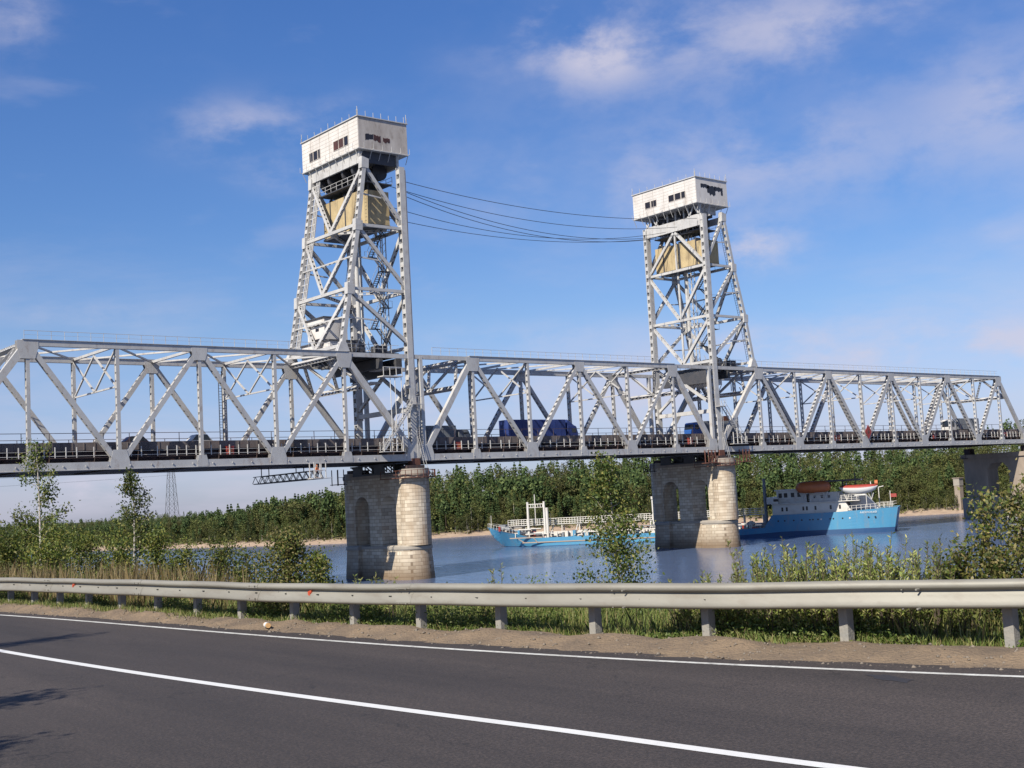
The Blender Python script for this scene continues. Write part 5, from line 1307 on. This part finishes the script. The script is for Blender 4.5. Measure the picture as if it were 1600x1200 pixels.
L_BUSH=leafmat('bush_foliage',[(.035,.06,.010),(.085,.12,.02),(.14,.165,.03),(.23,.205,.05)],.35)
L_WEED=leafmat('weed_foliage',[(.06,.10,.018),(.10,.155,.028),(.15,.20,.045),(.24,.25,.09)],.35)
L_GRS=leafmat('grass_blades',[(.09,.14,.03),(.14,.19,.045),(.21,.22,.07),(.30,.25,.12)],.3)
L_DRY=leafmat('dry_grass_blades',[(.13,.10,.04),(.22,.165,.075),(.32,.24,.12),(.42,.33,.19)],.3)

def far_protos():
    out=[]
    for k in range(4):      # broadleaf
        h=1.0; n=900; nb=15
        cs=rng.normal(size=(nb,3))*np.array([.16,.16,.18])+np.array([0,0,.60]); cs[:,2]=np.clip(cs[:,2],.3,.88); rr=.09+.07*rng.random(nb)
        i=rng.integers(0,nb,n); d=rng.normal(size=(n,3)); d/=np.linalg.norm(d,axis=1)[:,None]; C=cs[i]+d*rr[i][:,None]*(.6+.45*rng.random((n,1)))*np.array([1,1,.9])
        C=C[C[:,2]>.12]
        V,F=leaves(C,None,.048*np.ones(len(C)),.8,.3,.2); out.append(('b',V,F))
    for k in range(3):      # conifer
        n=700; t=rng.random(n)**.75; z=.12+.86*t; r=(1-t)**.85*.19*(.55+.5*rng.random(n))+.008; a=rng.random(n)*6.283
        lay=np.round(z*13)/13; z=z*.45+lay*.55
        C=np.stack([r*np.cos(a),r*np.sin(a),z-r*.25],1); V,F=leaves(C,None,.05*np.ones(n),.7,.2,.8); out.append(('c',V,F))
    for k in range(2):      # pine: bare stem, round top
        n=200; d=rng.normal(size=(n,3)); d/=np.linalg.norm(d,axis=1)[:,None]; C=d*np.array([.15,.15,.2])*(.5+.6*rng.random((n,1)))+np.array([0,0,.76]); V,F=leaves(C,None,.08*np.ones(n),.7,.2,.2); out.append(('c',V,F))
    return out
def far_forest():
    pr=far_protos()
    # candidate positions
    n=60000; xy=np.stack([rng.uniform(60,420,n),rng.uniform(-60,760,n)],1)
    f=sdist(xy,FAR,True); d=xy-np.array([CP.x,CP.y]); dist=np.linalg.norm(d,axis=1)
    ang=np.degrees(np.arctan2(d[:,0],d[:,1]))-39.6
    k=(f>7+3*rng.random(n))&(f<110)&(np.abs(ang)<27)&~((xy[:,1]<24)&(xy[:,1]>-12))
    xy=xy[k]; f=f[k]; dist=dist[k]
    # thin by spacing grid
    key={}; keep=[]
    for i in np.argsort(f):
        sp=2.8 if f[i]<45 else 5.0
        c=(int(xy[i,0]//sp),int(xy[i,1]//sp),sp)
        if c in key: continue
        key[c]=1; keep.append(i)
    xy=xy[keep]; f=f[keep]; dist=dist[keep]
    z=height(xy[:,0],xy[:,1]); y=xy[:,1]
    base=8.5+3.5*(sm(40,130,y)*(1-sm(170,300,y)))-3.2*(sm(230,330,y))
    hgt=(base*(.55+.62*rng.random(len(xy))))*(.45+.55*sm(7,20,f))
    con=rng.random(len(xy))<np.where(y>60,.58,.15)*sm(8,13,f)
    hgt=np.where(con,hgt*1.12,hgt)
    order=np.argsort(-hgt/dist + (f>45)*1.0*.02)
    print('far trees',len(xy))
    metas=[]; bark=MB(); bark.tube((0,0,0),(0,0,.8),.014,5,.005)
    protos=[]
    for i,(kd,V,F) in enumerate(pr):
        mt=L_CON if kd=='c' else (L_FAR if i%2 else L_FARY)
        o=thing('conifer_tree' if kd=='c' else 'broadleaf_tree','',None)
        cr=npmesh('crown',V,F,mt,o); tb=MB(); tb.v=list(bark.v); tb.f=list(bark.f); tb.build('trunk',BARKD if kd=='c' else BARK,o)
        protos.append((kd,o))
    nI=270; cidx=[i for i,p in enumerate(pr) if p[0]=='c']; bidx=[i for i,p in enumerate(pr) if p[0]=='b']
    vis=np.argsort(f+dist*.03)          # front rows show largest
    ind=vis[:nI]; rest=vis[nI:]
    used=set()
    for i in ind:
        j=random.choice(cidx if con[i] else bidx)
        if j not in used: o=protos[j][1]; used.add(j)
        else: o=copy_tree(protos[j][1])
        o.location=(xy[i,0],xy[i,1],z[i]-.2); o.rotation_euler=(0,0,random.random()*6.28); s=float(hgt[i]); w=s*random.uniform(.6,.95); o.scale=(w,w,s)
        if con[i]: tag(o,'dark pointed conifer standing in the wood along the far bank','tree','conifers of the far bank')
        else: tag(o,'rounded green leafy tree standing in the wood along the far bank','tree','leafy trees of the far bank')
    for j,(kd,o) in enumerate(protos):
        if j not in used:
            for c in kids(o): bpy.data.objects.remove(c)
            bpy.data.objects.remove(o)
    for cc,mt,nm in ((True,L_CON,'wood_conifers'),(False,L_FAR,'wood_broadleaves')):
        for half in (0,1):
            VV=[];FF=[];b=0
            for q,i in enumerate(rest):
                if con[i]!=cc or (not cc and q%2!=half) or (cc and half==1): continue
                j=random.choice(cidx if cc else bidx); V,F=pr[j][1],pr[j][2]; a=random.random()*6.28; s=hgt[i]; w=s*random.uniform(.65,1.0)
                if f[i]>45: V=V.reshape(-1,4,3)[::2].reshape(-1,3); F=np.arange(len(V)).reshape(-1,4); 
                c,s2=math.cos(a),math.sin(a); X=V[:,0]*c-V[:,1]*s2; Y=V[:,0]*s2+V[:,1]*c
                VV.append(np.stack([X*w+xy[i,0],Y*w+xy[i,1],V[:,2]*s+z[i]-.2],1)); FF.append(F+b); b+=len(V)
            if VV:
                o=npmesh(nm,np.concatenate(VV),np.concatenate(FF),mt if (cc or half) else L_FARY); tag(o,{'wood_conifers':'dark conifers of the wood behind the front trees on the far bank','wood_broadleaves':'leafy wood covering the far bank slope behind its front trees'}[nm],'wood',kind='stuff')
    # low scrub along the top of the beach and on the right bank slope
    n=30000; xy=np.stack([rng.uniform(80,420,n),rng.uniform(-60,500,n)],1); f=sdist(xy,FAR,True); k=(f>8)&(f<60)&(rng.random(n)<np.where(f<16,1,.35)); xy=xy[k]; f=f[k]
    z=height(xy[:,0],xy[:,1]); C=np.repeat(np.stack([xy[:,0],xy[:,1],z],1),9,0); C+=rng.normal(size=C.shape)*np.array([1.1,1.1,.3]); C[:,2]+=rng.random(len(C))*1.7*np.repeat(sm(7,14,f),9)
    V,F=leaves(C,None,.75*np.ones(len(C)),.8,.3,.2); tag(npmesh('scrub',V,F,L_FARY),'low scrub at the foot of the wood on the far bank','scrub',kind='stuff')
far_forest()

def branching(h,r0,nb,spread,lean=(0,0),start=.2,curve=.12,upang=(.5,1.0),taper=.15):
    """trunk + limbs; returns MB and list of twig points"""
    m=MB(); pts=[]; n=9; ph=random.random()*6
    for i in range(n+1):
        t=i/n; pts.append(Vector((lean[0]*t+math.sin(t*4+ph)*curve*h*.12,lean[1]*t+math.cos(t*3+ph)*curve*h*.12,h*t)))
    for i in range(n): m.tube(pts[i],pts[i+1],r0*(1-i/n*(1-taper)),6,r0*(1-(i+1)/n*(1-taper)),cap=False)
    tips=[]
    for b in range(nb):
        t=start+(1-start)*(b+.5)/nb*.97; k=t*n; i=int(k); base=pts[i].lerp(pts[min(i+1,n)],k-i)
        a=random.random()*6.28; L_=spread*(1-(t-start)/(1-start)*.75)*random.uniform(.6,1.15); u=random.uniform(*upang)
        d=Vector((math.cos(a),math.sin(a),u)).normalized(); q=base.copy(); seg=[q.copy()]
        for s in range(4): d=(d+Vector((random.uniform(-.15,.15),random.uniform(-.15,.15),random.uniform(-.12,.18)))).normalized(); q=q+d*L_/4; seg.append(q.copy())
        m.poly(seg,r0*.28*(1-t*.5),4,r0*.06)
        for s in range(1,5):
            for w in range(2):
                dd=(d+Vector((random.uniform(-1,1),random.uniform(-1,1),random.uniform(-.5,.5)))).normalized(); e=seg[s]+dd*L_*.22*random.uniform(.5,1.2); m.tube(seg[s],e,r0*.05,3,r0*.02,cap=False); tips+=[seg[s],seg[s].lerp(e,.5),e]
    tips+=[pts[-1],pts[-2]]
    return m,tips
def sapling(label,x,y,h,r0,nb,spread,nl,leaf,mt,name='birch_tree',bark=BARK,lean=(0,0),start=.2,clump=.13,aspect=.6,cat='tree',group=None,upang=(.4,1.0),z=None,droop=.5,up=None,zmin=0,fill=0):
    zz=hz(x,y)-.05 if z is None else z
    T=thing(name,label,cat,(x,y,zz),group=group)
    m,tips=branching(h,r0,nb,spread,lean,start,upang=upang); m.build('trunk',bark,T)
    tp=np.array([tuple(t) for t in tips]); i=rng.integers(0,len(tp),nl); C=tp[i]+rng.normal(size=(nl,3))*clump
    if fill:
        k=int(nl*fill); nb=14; cc=rng.normal(size=(nb,3))*np.array([spread*.42,spread*.42,h*.20])+np.array([0,0,h*.48]); rr=(.18+.16*rng.random(nb))*min(spread*1.4,h)
        d=rng.normal(size=(k,3)); d/=np.linalg.norm(d,axis=1)[:,None]; j=rng.integers(0,nb,k); C[:k]=cc[j]+d*rr[j][:,None]*(.55+.5*rng.random((k,1))); C=C[C[:,2]>.02]
    C=C[C[:,2]>zmin]
    V,F=leaves(C,None,leaf*np.ones(len(C)),aspect,.3,droop); npmesh('crown',V,F,mt,T)
    return T
def ground_at(u,v,depth):
    """world point on the ray of a photo pixel at a camera depth"""
    return CP+(Fv+R2*(u-800)/1934.06-U2*(v-600)/1934.06)*depth
_ry=np.arange(-147,-92,.25); _rx=railX(_ry); _rp=np.stack([_rx-CP.x,_ry-CP.y,np.full(len(_ry),9.4-CP.z)],1)
_rd=_rp@np.array(Fv); _ru=800+1934.06*(_rp@np.array(R2))/_rd; _o=np.argsort(_ru)
def rail_depth(u): return float(np.interp(u,_ru[_o],_rd[_o]))
def place(u,v_top,depth,gap=.9):
    depth=max(depth,rail_depth(u)+gap)
    q=ground_at(u,v_top,depth); z=hz(q.x,q.y); return q.x,q.y,q.z-z
# birch saplings
x,y,h=place(68,690,38); sapling('tall thin birch at far left with bare stem and tufted crown against the sky',x+.0,y,h,.05,18,1.25,2000,.085,L_BIR,start=.46,clump=.10,lean=(-.2,.3),upang=(.1,.7))
x,y,h=place(205,738,36); sapling('slim birch standing alone left of the power pylon',x,y,h,.045,20,.85,3000,.075,L_BIR,start=.42,clump=.10)
x,y,h=place(955,716,20); sapling('young birch rising behind the barrier in front of the ship',x,y,h,.042,34,.78,6200,.056,L_BIR,start=.12,clump=.10,lean=(.05,.1),upang=(.1,.8))
# left bushes
random.seed(5)
for i,(u,v,dp,sp,nl,lab,lf) in enumerate(((-40,782,42,1.7,11000,'leafy bush at the extreme left edge, tallest there',.085),(38,800,42,1.3,8000,'dark green bush left of the tall thin birch',.085),(92,822,44,1.9,12000,'round green bush behind the tall birch stem',.085),(132,838,42,1.6,11000,'dark bush at the water left of the slim birch',.085),(150,872,40,1.3,7000,'low dark bush nearest the water left of the slim birch',.08),(15,850,38,1.6,11000,'low bush under the bush at the left edge',.08),(75,858,37,1.4,9000,'low bush in front of the tall birch stem',.08),
        (185,850,33,.8,5200,'yellowish bush at the foot of the slim birch',.07),(243,836,31,.7,5200,'upright leafy bush right of the slim birch',.07),(285,862,30,.9,5200,'low bush between the slim birch and the round leafy shrub',.065),(345,856,28,.85,4600,'airy shrub with yellow green leaves left of the pier',.06),(385,868,27,.6,3000,'small shrub just left of the rounded shrub',.06))):
    x,y,h=place(u,v,dp); h=max(h,1.2)
    sapling(lab,x,y,h,.05,30,sp,nl,lf,L_BUSH,name='leafy_bush',bark=BARKD,start=.06,clump=.16,cat='bush',upang=(.5,1.3),fill=.6 if i<7 else .25)
x,y,h=place(447,835,24); sapling('rounded shrub with broad yellow green leaves left of the stone pier',x,y,h,.035,34,.8,6800,.062,L_GOAT,name='leafy_bush',bark=BARKD,start=.1,clump=.12,cat='bush',aspect=.6,fill=.3)
x,y,h=place(500,866,24); sapling('small dark leafed shrub right beside the rounded shrub',x,y,h,.03,18,.5,2600,.055,L_BUSH,name='leafy_bush',bark=BARKD,start=.1,clump=.1,cat='bush')
# goat willow at right
for (u,v,dp,sp,nl,lab,fl) in ((1592,766,15.4,.75,3300,'big goat willow bush with yellowing leaves at the right edge',.12),(1537,768,16.2,.36,1500,'goat willow bush left of the big one at the right edge',0),(1497,856,15.6,.5,1500,'low goat willow branches nearest to the willow wands',0),(1560,862,15.2,.5,1300,'low front goat willow under the big one at the right edge',.1)):
    x,y,h=place(u,v,dp); sapling(lab,x,y,h,.035,30,sp,nl,.064,L_GOAT,name='goat_willow',bark=BARKD,start=.2,clump=.10,cat='bush',aspect=.48,upang=(.5,1.4),fill=fl)
# willow wands
def wand_shrub(label,x,y,h,n,sp,nl):
    zz=hz(x,y)-.05; T=thing('willow_shrub',label,'shrub',(x,y,zz),group='grey green willow shrubs behind the barrier'); m=MB(); C=[]
    for i in range(n):
        a=random.random()*6.28; r=random.random()**.5*sp; hh=h*(.45+.5*random.random()**1.3 if i else 1.0); b=Vector((r*math.cos(a)*.6,r*math.sin(a)*.6,0)); e=Vector((r*math.cos(a)*1.15,r*math.sin(a)*1.15,hh)); md=b.lerp(e,.5)+Vector((random.uniform(-.05,.05),random.uniform(-.05,.05),.05))
        m.poly([b,md,e],.009,3,.003)
        for k in range(nl):
            t=.12+.88*random.random()**.85; q=(b.lerp(md,t*2) if t<.5 else md.lerp(e,t*2-1)); C.append(q); 
    m.build('stem',BARKD,T)
    C=np.array([tuple(c) for c in C]); n_=len(C); d=rng.normal(size=(n_,3)); d[:,2]=np.abs(d[:,2])*.5+.75; d/=np.linalg.norm(d,axis=1)[:,None]
    b=rng.normal(size=(n_,3)); b-=d*(d*b).sum(1)[:,None]; b/=np.linalg.norm(b,axis=1)[:,None]; s=.066*(.6+.7*rng.random(n_))[:,None]
    V=np.stack([C,C+d*s*.45+b*s*.14,C+d*s,C+d*s*.45-b*s*.14],1).reshape(-1,3); npmesh('foliage',V,np.arange(4*n_).reshape(-1,4),L_WIL,T)
random.seed(9)
WS=[(1078,896,16,'leftmost willow wands behind the barrier right of the birch'),(1104,884,16,'willow wands just right of the leftmost ones'),(1145,868,16,'low willow wands under the right tower pier'),(1168,885,15.5,'front willow wands beneath the pier waterline'),(1188,835,16,'tall willow wands left of the dark part of the hull'),
 (1210,858,16.5,'bushy willow wands in front of the dark part of the hull'),(1232,834,15.8,'willow wands left of the hull shadow edge'),(1252,846,16.5,'willow wands directly below the hull shadow edge'),(1262,876,15.3,'front willow wands before the hull middle'),(1278,832,16,'willow wands just right of the hull shadow edge'),
 (1302,828,15.8,'tallest willow wands in front of the ship portholes'),(1322,838,16.4,'willow wands below the orange lifeboat'),(1338,872,15.2,'front willow wands below the stern half of the hull'),(1345,826,15.9,'willow wands below the white lifeboat'),(1366,838,16.2,'willow wands before the sunlit end of the hull'),(1388,840,15.7,'willow wands just left of the ship stern corner'),(1400,872,15.1,'low front willow wands under the ship stern corner'),
 (1424,832,15.8,'tall lone willow wands just right of the ship stern'),(1446,868,15.8,'low willow wands right of the lone tall ones'),(1472,862,15.2,'last willow wands before the goat willow'),
 (553,896,21,'small willow tuft at the left corner of the stone pier base'),(590,892,21,'willow tuft before the stone pier base'),(608,900,21,'small willow tuft at the middle of the stone pier base'),(775,876,19,'pale willow tuft left of the ship bow'),(755,902,19,'tiny willow tuft beside the pale one')]
for i,(u,v,dp,ex) in enumerate(WS):
    x,y,h=place(u,v,dp,.7); wand_shrub(ex,x,y,max(h,.6),40 if i<20 else 10,.48 if i<20 else .14,60 if i<20 else 46)

# grass, weeds on the verge
def blades(n,xf,hgt,wid,lean,name,label,mt,cat,y0=-146,y1=-88,dens=None):
    y=y0+(y1-y0)*rng.random(n)**1.25; x=railX(y)+xf(n,y); z=np.maximum(height(x,y),mound(x,y)-.01)
    h=hgt*(.5+.8*rng.random(n)); a=rng.random(n)*6.283; w=wid*(.7+.6*rng.random(n)); l=lean*rng.random(n)*h; b=rng.random(n)*6.283
    B=np.stack([x,y,z-.03],1); dx=np.stack([np.cos(a)*w,np.sin(a)*w,0*w],1); mid=B+np.stack([np.cos(b)*l*.35,np.sin(b)*l*.35,h*.55],1); tip=B+np.stack([np.cos(b)*l,np.sin(b)*l,h],1)
    V=np.stack([B-dx,B+dx,mid+dx*.7,tip,mid-dx*.7],1).reshape(-1,3); F=np.arange(5*n).reshape(-1,5)
    return tag(npmesh(name,V,F,mt),label,cat,kind='stuff')
blades(120000,lambda n,y:.06-.50*sm(-130,-116,y)*rng.random(n)-.62*sm(.5,.9,vnoise(y,y*0,1.1,9))*rng.random(n)**1.6+2.5*rng.random(n)**1.2,.15,.006,.8,'grass','short green grass under and behind the crash barrier',L_GRS,'grass')
blades(60000,lambda n,y:.25+3.0*rng.random(n),.42,.006,.6,'tall_grass','knee high grass on the slope behind the barrier',L_GRS,'grass')
def dry():
    n=60000; y=rng.uniform(-127,-86,n); x=railX(y)+.4+5.5*rng.random(n); z=height(x,y)
    keep=rng.random(n)<(.12+.88*sm(-126,-119,y))*np.clip(vnoise(x,y,1.3,5)*1.6,.1,1); x,y,z=x[keep],y[keep],z[keep]; n=len(x)
    h=.95*(.5+.7*rng.random(n)); h=np.minimum(h*1.15,np.maximum(.3,10.35-z)); a=rng.random(n)*6.283; w=.006; l=.35*rng.random(n)*h; b=rng.random(n)*6.283
    B=np.stack([x,y,z-.03],1); dx=np.stack([np.cos(a)*w,np.sin(a)*w,0*a],1); mid=B+np.stack([np.cos(b)*l*.35,np.sin(b)*l*.35,h*.6],1); tip=B+np.stack([np.cos(b)*l,np.sin(b)*l,h],1)
    V=np.stack([B-dx,B+dx,mid+dx*1.2,tip,mid-dx*1.2],1).reshape(-1,3); tag(npmesh('dry_grass',V,np.arange(5*n).reshape(-1,5),L_DRY),'tall dry straw coloured grass behind the left part of the barrier','grass',kind='stuff')
dry()
def weeds():
    n=21000; y=rng.uniform(-146,-94,n); x=railX(y)+.10+2.9*rng.random(n)**1.25; z=np.maximum(height(x,y),mound(x,y)-.02); cl=vnoise(x,y,.9,2); k=(cl>.22)&~((np.abs(y+134.6)<.9)&(cl<.75)); x,y,z,cl=x[k],y[k],z[k],cl[k]; m=24
    hh=(.12+.85*sm(.2,1,cl)*rng.random(len(x)))*np.where(x-railX(y)<.45,.85,1)
    C=np.repeat(np.stack([x,y,z],1),m,0); t=rng.random(len(C)); C[:,2]+=t*np.repeat(hh,m); C[:,:2]+=rng.normal(size=(len(C),2))*.07
    V,F=leaves(C,None,.045*np.ones(len(C)),.5,.3,-.3); tag(npmesh('weeds',V,F,L_WEED),'leafy green weeds growing round the barrier posts','weeds',kind='stuff')
    # stones and crumbs on the dirt shoulder
    n=4600; y=rng.uniform(-146,-95,n); x=edgeX(y)+.35+1.5*rng.random(n)**1.1; s=.007+.032*rng.random(n)**4; V=[];Fs=[]
    base=np.array([(1,0,0),(-1,0,0),(0,1,0),(0,-1,0),(0,0,.7),(0,0,-.5)]); tri=np.array([(0,2,4),(2,1,4),(1,3,4),(3,0,4),(2,0,5),(1,2,5),(3,1,5),(0,3,5)])
    P_=np.stack([x,y,np.maximum(mound(x,y),ROADZ)],1); VV=(P_[:,None,:]+base[None]*s[:,None,None]*(.6+.8*rng.random((n,6,1)))).reshape(-1,3); FF=(tri[None]+6*np.arange(n)[:,None,None]).reshape(-1,3)
    tag(npmesh('gravel',VV,FF,mat('gravel_stone',(.27,.22,.17),.9,0,var=(.14,.12,.10),vs=20)),'loose stones scattered on the dirt shoulder','gravel',kind='stuff')
weeds()
def shoulder():
    ys=np.arange(-150,-60,.22); us=np.linspace(0,1,12); V=[];F=[]
    for i,y in enumerate(ys):
        e=float(edgeX(y)); r=float(railX(y))
        for j,u in enumerate(us):
            x=e+.35+(r+.55-e-.35)*u; z=float(mound(np.array(x),np.array(y)))
            V.append((x,y,z))
        if i:
            k=12
            for j in range(k-1): a=(i-1)*k+j; F.append((a,a+k,a+k+1,a+1))
    m=mat('shoulder_dirt',(.28,.20,.125),.95,0,var=(.17,.125,.085),vs=1.6,var2=(.11,.085,.065),vs2=14,amt2=.6,bump=.8,bs=22)
    tag(npmesh('dirt_shoulder',np.array(V),np.array(F)[:,::-1],m,smooth=True),kind='structure')
shoulder()
# near bank scrub lower on the slope (left half), hides the waterline
def slope_scrub():
    n=3000; y=rng.uniform(-116,60,n); x=rng.uniform(-36,-16,n); z=height(x,y); k=(z>.2)&(z<8.4)&(y>-122); x,y,z=x[k],y[k],z[k]; m=40
    C=np.repeat(np.stack([x,y,z],1),m,0); C+=rng.normal(size=C.shape)*np.array([.5,.5,.1]); C[:,2]+=rng.random(len(C))*np.repeat(np.minimum(1.1,np.maximum(.25,8.2-z)),m)
    V,F=leaves(C,None,.11*np.ones(len(C)),.6,.3,.2); tag(npmesh('slope_scrub',V,F,L_BUSH),'low green scrub covering the slope down to the near shore','scrub',kind='stuff')
slope_scrub()
# trees outside the frame on the left verge: their shadows fall across the road
for (x,y,h,lab) in ((-52.0,-128.3,10.5,'roadside birch beyond the left edge whose shadow crosses the road'),(-51.8,-134.8,7.4,'lower roadside birch beyond the left edge, nearer the viewer'),(-52.0,-137.6,6.4,'lowest roadside birch beyond the left edge')):
    sapling(lab,x,y,h,.10,26,1.3,2200,.15,L_BIR,start=.3,clump=.22,z=ROADZ-.1)
